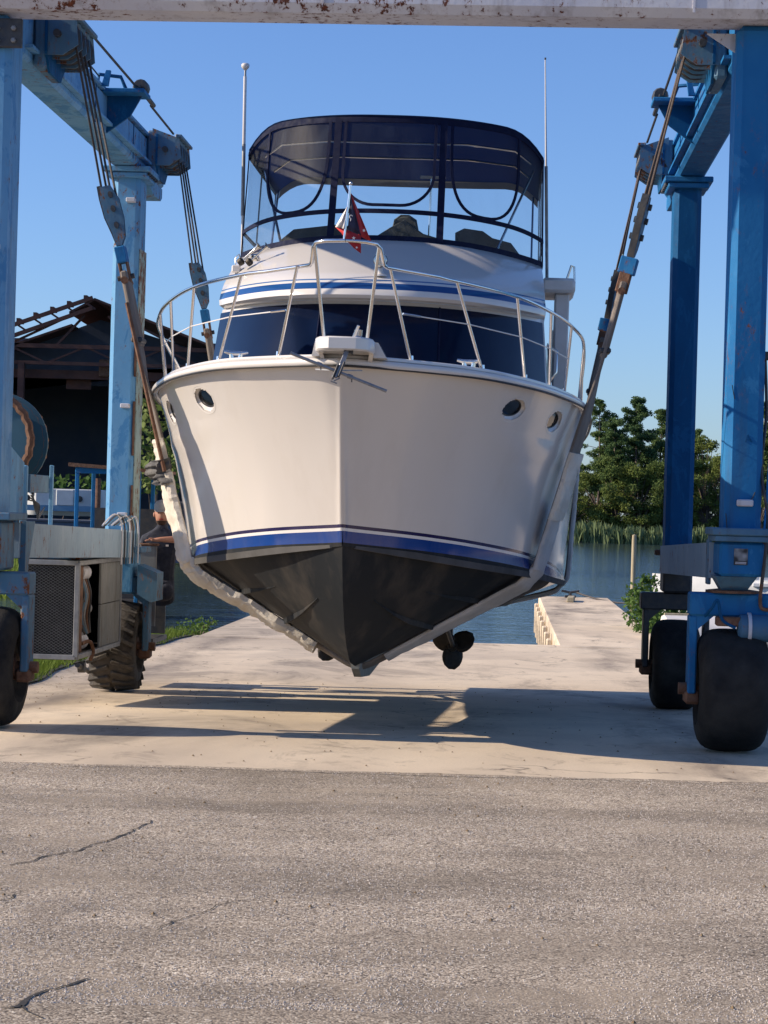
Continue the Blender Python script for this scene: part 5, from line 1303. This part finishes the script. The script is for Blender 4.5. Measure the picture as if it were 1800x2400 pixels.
m.loft(rr, True, True); cp_ = m.build('cap', MAT['cap'], pe, 60)
m = MB(); m.loft([[Hm @ Vector((.078 * math.sin(a), -.098 * math.cos(a) + .006, .150)) for a in [R(-75 + 150 * k / 14) for k in range(15)]], [Hm @ Vector((.072 * math.sin(a), -.098 * math.cos(a) - .065 * math.cos(a), .138)) for a in [R(-75 + 150 * k / 14) for k in range(15)]]])
bo = m.build('visor', MAT['cap'], cp_, 60); sm = bo.modifiers.new('thick', 'SOLIDIFY'); sm.thickness = .004
mk('shirt_mark', MAT['flag_white'], pe, 'box', (.07, -.185, .47), (.10, -.18, .49))

# ------------------------------------------------------------------ rusty open-sided shed on the left bank
SY = 110.0
shed = empty('open_shed', (0, 0, 0)); tag(shed, 'large rusty open-ended steel shed with dark interior on the left bank', 'shed')
ap = at(222, 698, SY); re_ = at(505, 812, SY); sl_ = (re_.z - ap.z) / (re_.x - ap.x)
xl = ap.x - 12.5; xr = ap.x + 7.6; zl = ap.z + sl_ * 12.5; zr = ap.z + sl_ * 7.6
base = -.6; D = 13
RS, SD = MAT['shed_steel'], MAT['shed_dark']
def roofseg(x0, z0, x1, z1, y0, y1, name='roof_sheet', mat=RS, par=shed):
    m = MB(); m.plate([(x0, y0, z0), (x1, y0, z1), (x1, y0, z1 - .12), (x0, y0, z0 - .12)], (0, y1 - y0, 0)); return m.build(name, mat, par)
roofseg(ap.x, ap.z, xr, zr, SY, SY + D)
roofseg(xl, zl - .9, ap.x - 1.2, ap.z + sl_ * 1.2 - .9, SY + .3, SY + D)          # lower sheet, leaves the lattice open to the sky
roofseg(ap.x - 1.3, ap.z + sl_ * 1.3 - .25, ap.x, ap.z, SY, SY + D)
# lattice rafter on the left slope: two chords with cross lacing
for dz in (0, -.62):
    mk('rafter_chord', RS, shed, 'bar', (xl, SY, zl + dz), (ap.x - .1, SY, ap.z + dz * .85), .22, .20)
for k in range(15):
    x = lerp(xl, ap.x - .5, k / 14.0); z = ap.z + sl_ * (ap.x - x) 
    mk('lacing', RS, shed, 'bar', (x, SY, z - .05), (x + .55, SY, z - .60 + .2), .10, .10)
    mk('purlin_end', RS, shed, 'box', (x - .06, SY - .1, z + .08), (x + .12, SY + 1.2, z + .30))
# roof truss: bottom chord, webs, crane girder, columns
zt = at(200, 812, SY).z; zb2 = at(200, 852, SY).z
mk('truss_chord', RS, shed, 'bar', (xl, SY + .4, zt), (xr, SY + .4, zt), .2, .22); mk('truss_chord', RS, shed, 'bar', (xl, SY + .4, zb2), (xr, SY + .4, zb2), .2, .18)
for k in range(10):
    xa = lerp(xl, xr, k / 10); xb_ = lerp(xl, xr, (k + 1) / 10)
    mk('truss_web', RS, shed, 'bar', (xa, SY + .4, zb2 if k % 2 else zt), (xb_, SY + .4, zt if k % 2 else zb2), .1, .1)
for x in (ap.x - 4.5, ap.x - 2.0, ap.x + 2.4, ap.x + 4.6):
    mk('truss_web', RS, shed, 'bar', (x, SY + .4, zt), (lerp(x, ap.x, .72), SY + .4, ap.z - .9), .12, .12)
g0, g1 = at(200, 866, SY).z, at(200, 886, SY).z
mk('crane_girder', RS, shed, 'box', (xl, SY + 1, g1), (xr, SY + 1.6, g0))
mk('crane_trolley', MAT['rusty_steel'], shed, 'box', (ap.x + .2, SY + .8, g0 - .3), (ap.x + 1.2, SY + 1.5, g0 + .6), .05)
for x in (xl, ap.x - 3.9, xr - .3):
    mk('column', RS, shed, 'box', (x, SY + .2, base), (x + .32, SY + .6, zb2 + (0 if x != xr - .3 else .1)))
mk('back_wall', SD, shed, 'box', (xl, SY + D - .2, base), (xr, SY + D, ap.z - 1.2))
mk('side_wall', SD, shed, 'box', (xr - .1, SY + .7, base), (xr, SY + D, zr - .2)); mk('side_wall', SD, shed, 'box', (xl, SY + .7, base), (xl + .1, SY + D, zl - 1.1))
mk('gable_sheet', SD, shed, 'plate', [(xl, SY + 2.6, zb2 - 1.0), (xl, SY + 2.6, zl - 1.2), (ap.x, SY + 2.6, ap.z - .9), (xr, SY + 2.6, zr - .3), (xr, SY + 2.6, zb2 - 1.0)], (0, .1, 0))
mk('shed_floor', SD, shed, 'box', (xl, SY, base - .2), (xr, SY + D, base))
for k, (dx, h_) in enumerate(((1.2, .5), (2.3, .8), (3.4, .4))):
    mk('hanging_sheet', RS, shed, 'box', (ap.x - 4 + dx * 2, SY + 1.7, g1 - h_), (ap.x - 4 + dx * 2 + 1.3, SY + 1.74, g1))

# ------------------------------------------------------------------ old boat and barge on the left bank
ob = empty('old_boat', at(140, 1196, 62).to_tuple()); tag(ob, 'small derelict white boat with teal stripe beached on the left bank', 'boat')
m = MB(); rr = []
for t in L_(0, 1, 10):
    w = .75 * (1 - (2 * t - 1) ** 8 * .6) * (1 if t > .15 else .5 + t * 3.3); x = lerp(-1.05, 1.3, t)
    rr.append([(x, -w, .60), (x, -w * .95, .12), (x, -w * .5, -.15), (x, w * .5, -.15), (x, w * .95, .12), (x, w, .60)])
m.loft(rr, False, True); m.build('hull', MAT['boat_white'], ob, 35)
mk('deck', MAT['boat_white'], ob, 'box', (-1.0, -.7, .56), (1.25, .7, .62), .02); mk('stripe', MAT['boat_teal'], ob, 'box', (-.98, -.765, -.02), (1.28, -.735, .14))
mk('cabin_side', MAT['boat_white'], ob, 'box', (.0, -.78, .14), (.5, -.72, .6), .02)
for x in (-.82, .68): mk('vent', MAT['black_plastic'], ob, 'lathe', [(.09, 0), (.09, .03), (.02, .035)], Matrix.Translation((x, -.775, .34)) @ Matrix.Rotation(R(90), 4, 'X'), 14)
bg_ = empty('moored_barge', at(260, 1235, 58).to_tuple()); tag(bg_, 'dark navy barge hull lying low behind the hoist cab', 'barge')
bl_ = bg_.location; m = MB(); m.loft([[(-6, -1, .10), (-5.8, -1, -.9), (-5.8, 1, -.9), (-6, 1, .10)], [(3.6, -1, .10), (3.3, -1, -.9), (3.3, 1, -.9), (3.6, 1, .10)]], True, True); m.build('hull', MAT['boat_navy'], bg_)
mk('deck_edge', MAT['shed_dark'], bg_, 'box', (-6.05, -1.05, .102), (3.65, 1.05, .17), .01); mk('pump_housing', MAT['dark_steel'], bg_, 'box', (1.2, -.8, .17), (2.4, .3, .75), .05)
mk('vent_pipe', MAT['rusty_steel'], bg_, 'tube', [(-.3, -.6, .1), (-.3, -.6, 1.3)], .08, 10)

# ------------------------------------------------------------------ white boat moored at the right
wb = empty('moored_boat', (9.2, 55.0, WZ)); wb.rotation_euler = (0, 0, R(-8)); tag(wb, 'white moored boat with deck rail behind the right legs of the hoist', 'boat')
rr = []
for t in L_(0, 1, 14):
    y = lerp(-6, 6, t); w = 1.9 * (1 - max(0, (t - .55) / .45) ** 2.2 * .97); f = .25 * max(0, t - .5)
    rr.append([(-w, y, 1.55 + f), (-w * .94, y, .5), (-w * .5, y, -.25), (w * .5, y, -.25), (w * .94, y, .5), (w, y, 1.55 + f)])
wb.rotation_euler = (0, 0, R(78)); wb.location = (12.8, 53.5, WZ)
m = MB(); m.loft(rr, False, True); m.build('hull', MAT['boat_white'], wb, 40)
mk('deck', MAT['boat_white'], wb, 'box', (-1.6, -5.9, 1.45), (1.6, 3.4, 1.56), .02)
mk('cabin', MAT['boat_white'], wb, 'box', (-1.2, -3.6, 1.56), (1.2, 1.2, 2.75), .15, smooth=40); mk('cabin_window', MAT['dark_glass'], wb, 'box', (-1.215, -3.1, 2.05), (-1.195, .6, 2.5))
mk('hardtop', MAT['boat_white'], wb, 'box', (-1.45, -4.4, 3.0), (1.45, .9, 3.10), .04)
for y in (-4.2, .7):
    for x in (-1.35, 1.3): mk('hardtop_post', MAT['boat_white'], wb, 'box', (x, y, 1.5), (x + .06, y + .06, 3.0))
mk('deck_rail', MAT['boat_white'], wb, 'tube', [(-1.82, y, 2.35) for y in L_(-5.8, 3.6, 8)] + [(-1.2, 5.0, 2.4)], .03, 6)
for k in range(12): mk('rail_post', MAT['boat_white'], wb, 'tube', [(-1.82, -5.6 + .8 * k, 1.5), (-1.82, -5.6 + .8 * k, 2.35)], .025, 6)
cl_ = [( -1.93, -1.4 + .16 * math.cos(a), 1.05 + .16 * math.sin(a)) for a in [2 * math.pi * k / 20 for k in range(20)]]
mk('coiled_line', MAT['black_plastic'], wb, 'tube', cl_, .035, 6, True); mk('coiled_line', MAT['black_plastic'], wb, 'tube', [(-1.94, y, z + .28) for _, y, z in cl_], .035, 6, True)
sk_ = empty('skiff', at(1625, 1478, 36).to_tuple()); sk_.location.z = -.30 - .0; tag(sk_, 'pale grey upturned skiff on the quay edge behind the right wheels', 'skiff')
rr = []
for t in L_(0, 1, 12):
    x = lerp(-.5, 3.2, t); w = .62 * (1 - max(0, (t - .5) / .5) ** 2 * .9); rr.append([(x, -w, .02), (x, -w * .9, .22), (x, -w * .55, .36), (x, 0, .40), (x, w * .55, .36), (x, w * .9, .22), (x, w, .02)])
m = MB(); m.loft(rr, False, True); m.build('hull', MAT['gelcoat_dull'], sk_, 40)
mk('keel_strip', MAT['wood_pole'], sk_, 'box', (-.5, -.03, .39), (3.0, .03, .43), .008)
# ------------------------------------------------------------------ vegetation
def leaves(m, centers, per, sp, sz, rg, flat=.0, drop=0):
    """many small leaf quads scattered round clump centres"""
    V = m.v; Fc = m.f
    for c, r in centers:
        for _ in range(max(1, int(per * r * r))):
            while True:
                d = Vector((rg.uniform(-1, 1), rg.uniform(-1, 1), rg.uniform(-1, 1)))
                if d.length < 1: break
            d = d * (.45 + .55 * d.length) if d.length > 0 else d
            p = c + Vector((d.x * r, d.y * r, d.z * r * sp))
            a = Vector((rg.gauss(0, 1), rg.gauss(0, 1), rg.gauss(0, 1) * (1 - flat))).normalized(); b = a.cross(Vector((rg.gauss(0, 1), rg.gauss(0, 1), rg.gauss(0, 1)))).normalized()
            s = sz * rg.uniform(.6, 1.3); n = len(V)
            V += [tuple(p - a * s), tuple(p + b * s * .55), tuple(p + a * s), tuple(p - b * s * .55)]; Fc.append((n, n + 1, n + 2, n + 3))
def tree_meshes(kind, seed):
    rg = random.Random(seed); tr = MB(); cr_ = MB(); cen = []
    if kind == 'pine':
        H = 17 + rg.uniform(-1, 2); top = Vector((rg.uniform(-.4, .4), rg.uniform(-.4, .4), H))
        tr.tube([(0, 0, 0), (.1, 0, H * .35), (top.x * .6, top.y * .6, H * .7), top], [.24, .19, .12, .03], 7)
        z = H * .36
        while z < H - .4:
            t = (z - H * .36) / (H * .64); Lr = (3.0 * (1 - t) ** .6 + .55) * rg.uniform(.65, 1.15)
            for k in range(rg.choice((2, 3, 3, 4))):
                a = rg.uniform(0, 6.28); o = Vector((top.x * z / H * .8, top.y * z / H * .8, z)); e = o + Vector((math.cos(a) * Lr, math.sin(a) * Lr, rg.uniform(.1, .6)))
                tr.tube([o, o.lerp(e, .6) + Vector((0, 0, .1)), e], [.05, .035, .015], 4)
                for q in (.35, .6, .82, 1.0):
                    if rg.random() < .85: cen.append((o.lerp(e, q) + Vector((rg.uniform(-.3, .3), rg.uniform(-.3, .3), rg.uniform(-.1, .4))), rg.uniform(.5, .95) * (1 - .35 * t)))
            z += rg.uniform(.42, .75)
        cen.append((top, .5)); leaves(cr_, cen, 330, .7, .135, rg)
    else:
        H = (9.5 if kind == 'oak' else 6.0 if kind == 'scrub' else 12) + rg.uniform(-1, 1.5); Rw = (4.0 if kind == 'oak' else 2.6 if kind == 'scrub' else 2.4)
        tr.tube([(0, 0, 0), (.15, .1, H * .3), (0, 0, H * .62)], [.26, .2, .1], 7)
        zc = H * (.58 if kind != 'scrub' else .5)
        for k in range(26 if kind != 'scrub' else 18):
            a = rg.uniform(0, 6.28); el = rg.uniform(-.95, 1.0); rr = rg.uniform(.55, 1.0)
            c = Vector((math.cos(a) * Rw * rr * math.cos(el * 1.2), math.sin(a) * Rw * rr * math.cos(el * 1.2), zc + el * H * .42))
            tr.tube([(0, 0, H * .35), Vector((0, 0, H * .35)).lerp(c, .6) + Vector((0, 0, .3)), c], [.08, .05, .02], 4); cen.append((c, rg.uniform(.75, 1.35) * (1 if kind == 'oak' else .8)))
        leaves(cr_, cen, 270, .8, .14, rg)
    return tr, cr_
protos = {}
for kind, nn in (('pine', 4), ('oak', 3), ('scrub', 3), ('ash', 2)):
    for s in range(nn):
        tr, cr_ = tree_meshes(kind, 11 + s * 7 + len(kind))
        def tomesh(mb, nm, mt, sm=False):
            me = bpy.data.meshes.new(nm); me.from_pydata(mb.v, [], mb.f); me.materials.append(MAT[mt]); me.update(); return me
        protos[(kind, s)] = (tomesh(tr, 'trunk', 'bark_pale' if kind == 'pine' else 'bark'), tomesh(cr_, 'crown', 'leaf_pine' if kind == 'pine' else 'leaf_broad'))
def plant_tree(kind, s, x, y, z, sc, rz, label, group, name):
    e = empty(name, (x, y, z), (0, 0, rz)); e.scale = sc if isinstance(sc, tuple) else (sc, sc, sc); tag(e, label, 'tree', group)
    a, b = protos[(kind, s)]; link_to('trunk', a, e); link_to('crown', b, e); return e
rg = random.Random(21)
G1 = 'trees on the far shore'
# the pines and trees one can pick out in the photograph: pixel column, height of the top, depth
spec = [('pine', 0, 1412, 930, 272, 'dark round-topped pine on the far shore beside the sling strap'),
        ('pine', 1, 1497, 925, 271, 'tallest pointed pine on the far shore left of the rear right leg'),
        ('pine', 2, 1548, 955, 276, 'pine on the far shore close behind the rear right leg'),
        ('pine', 3, 1448, 975, 268, 'shorter pine standing between the two tallest far shore pines'),
        ('ash', 0, 1655, 1015, 280, 'thin pale treetop on the far shore between the two right legs'),
        ('oak', 0, 1660, 1065, 268, 'bushy broadleaf tree on the far shore between the two right legs'),
        ('pine', 2, 1790, 935, 270, 'pine on the far shore at the right picture edge'),
        ('oak', 1, 1500, 1085, 265, 'broad low tree in front of the tallest far shore pine'),
        ('oak', 2, 1405, 1095, 266, 'broad dark tree low beside the sling on the far shore'),
        ('oak', 1, 1440, 1060, 266, 'mid height leafy tree between the sling and the tallest pine'),
        ('oak', 0, 1560, 1070, 266, 'leafy tree half hidden by the rear right leg of the hoist'),
        ('ash', 1, 1700, 1060, 266, 'slim tree on the far shore just left of the front right leg')]
for kind, s, px, py, Y, lab in spec:
    top = at(px, py, Y); H0 = max(v.co.z for v in protos[(kind, s)][1].vertices); sc = (top.z + .6) / H0
    plant_tree(kind, s, top.x, Y, -.7, (sc * 1.05, sc * 1.05, sc), rg.uniform(0, 6), lab, G1, kind.replace('ash', 'ash').replace('oak', 'oak') + '_tree')
x = -60.0
k = 0
while x < 74:
    k += 1; kind = ('pine', 'oak', 'oak', 'ash')[k % 4]; s = rg.randrange(2)
    plant_tree(kind, s, x, 283 + rg.uniform(-4, 10), -.5, rg.uniform(.78, 1.0) * (.8 if kind == 'pine' else 1.0), rg.uniform(0, 6), 'background tree in the unbroken wood behind the far shore', 'wood behind the far shore', kind + '_tree')
    x += rg.uniform(1.8, 3.0)
x = -58.0
while x < 74:
    plant_tree('scrub', rg.randrange(3), x, 264.5 + rg.uniform(-1, 3), -1.0, rg.uniform(.7, 1.15), rg.uniform(0, 6), 'low dark shrub crowding the far shore behind the reeds', 'scrub along the far shore', 'shrub'); x += rg.uniform(2.0, 3.6)
# reeds along the far shore
m = MB(); rg = random.Random(5)
for _ in range(9000):
    X = rg.uniform(-40, 68); Y = 258.6 + 2.5 * noise.noise((X * .05, 0, 0)) + rg.uniform(-.2, 2.6); h = rg.uniform(.8, 2.3) * (.85 + .55 * noise.noise((X * .22, 0, 3)) + .3 * noise.noise((X * .9, 0, 8))); w = rg.uniform(.05, .10); dx = rg.gauss(0, .22); dy = rg.uniform(-.3, .3); wy = rg.uniform(-1.5, 1.5) * w
    n = len(m.v); m.v += [(X - w, Y - wy, -1.45), (X + w, Y + wy, -1.45), (X + dx + w * .6, Y + dy + wy, -1.35 + h), (X + dx * 1.9, Y + dy, -1.30 + h * 1.18)]; m.f.append((n, n + 1, n + 2, n + 3))
tag(m.build('reeds', MAT['leaf_reed'], None, recalc=False), 'pale green reeds growing along the far waterline', 'reeds', kind='stuff')
# grass on the left bank, tall weeds behind
m = MB(); rg = random.Random(9)
def blade(X, Y, z, h, w, lean):
    a = rg.uniform(0, 6.28); n = len(m.v); dx, dy = math.cos(a) * w, math.sin(a) * w; lx, ly = rg.gauss(0, lean) * h, rg.gauss(0, lean) * h
    m.v.extend([(X - dx, Y - dy, z - .01), (X + dx, Y + dy, z - .01), (X + lx, Y + ly, z + h)]); m.f.append((n, n + 1, n + 2))
for _ in range(34000):
    Y = rg.uniform(18.6, 33.6); d = rg.random() ** 1.3 * 4.2; X = edge_l(min(max(Y, 19), 33)) - d + rg.gauss(0, .05)
    blade(X, Y, bank_z(X, Y) , rg.uniform(.05, .13) * (1.2 if d < .3 else 1), rg.uniform(.004, .009), .45)
for _ in range(9000):
    Y = rg.uniform(33, 50); d = rg.random() * 5; X = -5.2 - .34 * (Y - 33) - d
    blade(X, Y, bank_z(X, Y), rg.uniform(.15, .5), rg.uniform(.008, .018), .35)
for _ in range(12000):
    Y = rg.uniform(66, 112); X = -.155 * Y + rg.uniform(-7, 6.5); 
    if X > -6 - .1 * Y * .6: continue
    blade(X, Y, bank_z(X, Y), rg.uniform(.5, 1.7), rg.uniform(.03, .08), .3)
tag(m.build('grass', MAT['leaf_grass'], None, recalc=False), 'bright green grass covering the left bank beside the concrete', 'grass', kind='stuff')
# bushes
def bush(name, label, cen, mat, sz, per, stems=True, sp=.9):
    rgb = random.Random(len(label)); c0 = cen[0][0]; e = empty(name, (c0.x, c0.y, cen[0][2])); tag(e, label, 'bush')
    lf = MB(); leaves(lf, [(c - Vector((c0.x, c0.y, cen[0][2])), r) for c, r, _ in cen], per, sp, sz, rgb)
    st = MB()
    for c, r, _ in cen: st.tube([(0, 0, -.05), (c - Vector((c0.x, c0.y, cen[0][2]))) * .5, c - Vector((c0.x, c0.y, cen[0][2]))], [.03, .02, .008], 5)
    lf.build('foliage', MAT[mat], e, recalc=False); st.build('stems', MAT['bark'], e)
V3 = Vector
cen = [(at(px, py, Y), r, -.5) for px, py, Y, r in ((1510, 1440, 39, .42), (1500, 1400, 39.5, .34), (1540, 1465, 38.5, .45), (1525, 1370, 40, .22), (1505, 1360, 40, .12), (1560, 1440, 39, .38), (1590, 1455, 39, .34), (1535, 1500, 37.5, .38), (1515, 1490, 37.5, .28), (1640, 1450, 40, .28))]
bush('leafy_bush', 'bright leafy bush overhanging the quay edge beside the sunlit pier', cen, 'leaf_bush', .05, 2600)
cen = [(at(px, py, Y), r, -.5) for px, py, Y, r in ((465, 1475, 35.5, .22), (480, 1462, 35.8, .18), (445, 1478, 35, .25), (425, 1490, 34, .22), (500, 1455, 36.4, .10))]
bush('waterside_weed', 'small weedy clump at the corner of grass and left pier', cen, 'leaf_bush', .035, 2200)
cen = [(at(px, py, Y), r, -.3) for px, py, Y, r in ((370, 1095, 75, .9), (385, 1130, 74, .8), (350, 1050, 76, .9), (365, 990, 78, 1.0), (395, 1060, 77, .7), (345, 1120, 73, .8), (350, 940, 80, .8))]
bush('bank_shrub', 'tall dark green shrub beside the shed, seen left of the hull', cen, 'leaf_broad', .16, 110)
cen = [(at(px, py, 68), r, -.3) for px, py, r in ((120, 1135, .6), (170, 1140, .7), (230, 1138, .7), (300, 1150, .6), (95, 1130, .5), (260, 1160, .6))]
bush('bank_shrub', 'low bright shrub row in front of the dark shed opening', cen, 'leaf_bush', .12, 150, sp=.6)
# dry litter on the concrete near the grass
m = MB(); rg = random.Random(3)
for _ in range(260):
    Y = rg.uniform(19.5, 31); X = edge_l(Y) + abs(rg.gauss(0, .45)); a = rg.uniform(0, 3.1); l = rg.uniform(.02, .09); w = rg.uniform(.003, .010); z = gz(Y) + .006
    dx, dy = math.cos(a) * l, math.sin(a) * l; n = len(m.v)
    m.v += [(X, Y, z), (X + dx, Y + dy, z + .008), (X + dx - dy * w / l, Y + dy + dx * w / l, z + .008), (X - dy * w / l, Y + dx * w / l, z)]; m.f.append((n, n+1, n+2, n+3))
for _ in range(420):
    X, Y = rg.uniform(-3.4, 3.4), rg.uniform(7, 24); s = rg.uniform(.004, .011); z = (gz(Y) if Y > 13.9 else .012) + .004; n = len(m.v)
    m.v += [(X - s, Y, z), (X, Y - s, z), (X + s, Y, z), (X, Y + s, z), (X, Y, z + s)]; m.f += [(n, n+1, n+4), (n+1, n+2, n+4), (n+2, n+3, n+4), (n+3, n, n+4)]
tag(m.build('dry_litter', MAT['litter'], None, recalc=False), 'dry pine needles and grit scattered on the concrete and asphalt', 'litter', kind='stuff')

# loose aggregate standing proud of the worn asphalt
simple('stone_chips', (.30, .245, .195), (.74, .67, .59), 110, .9, lo=.25, hi=.75)
m = MB(); rg = random.Random(31); V = m.v; Fc = m.f
for _ in range(52000):
    Y = 7.2 + 6.6 * rg.random() ** 1.25; X = rg.uniform(-.2, .2) * (Y + .8)
    if noise.noise((X * .9, Y * .9, 4)) + .6 * noise.noise((X * 3, Y * 3, 9)) < rg.uniform(-.7, .25): continue
    s = rg.uniform(.0025, .0062); h = s * rg.uniform(.5, 1.1); a = rg.uniform(0, 1.6); c_, s_ = math.cos(a) * s, math.sin(a) * s; e_ = rg.uniform(.6, 1.0); n = len(V)
    V += [(X + c_, Y + s_, .011), (X - s_ * e_, Y + c_ * e_, .011), (X - c_, Y - s_, .011), (X + s_ * e_, Y - c_ * e_, .011), (X + rg.uniform(-.4, .4) * s, Y + rg.uniform(-.4, .4) * s, .012 + h)]
    Fc += [(n, n+1, n+4), (n+1, n+2, n+4), (n+2, n+3, n+4), (n+3, n, n+4)]
tag(m.build('stone_chips', MAT['stone_chips'], None, recalc=False), 'pale stone chips standing out of the worn foreground asphalt', 'gravel', kind='stuff')
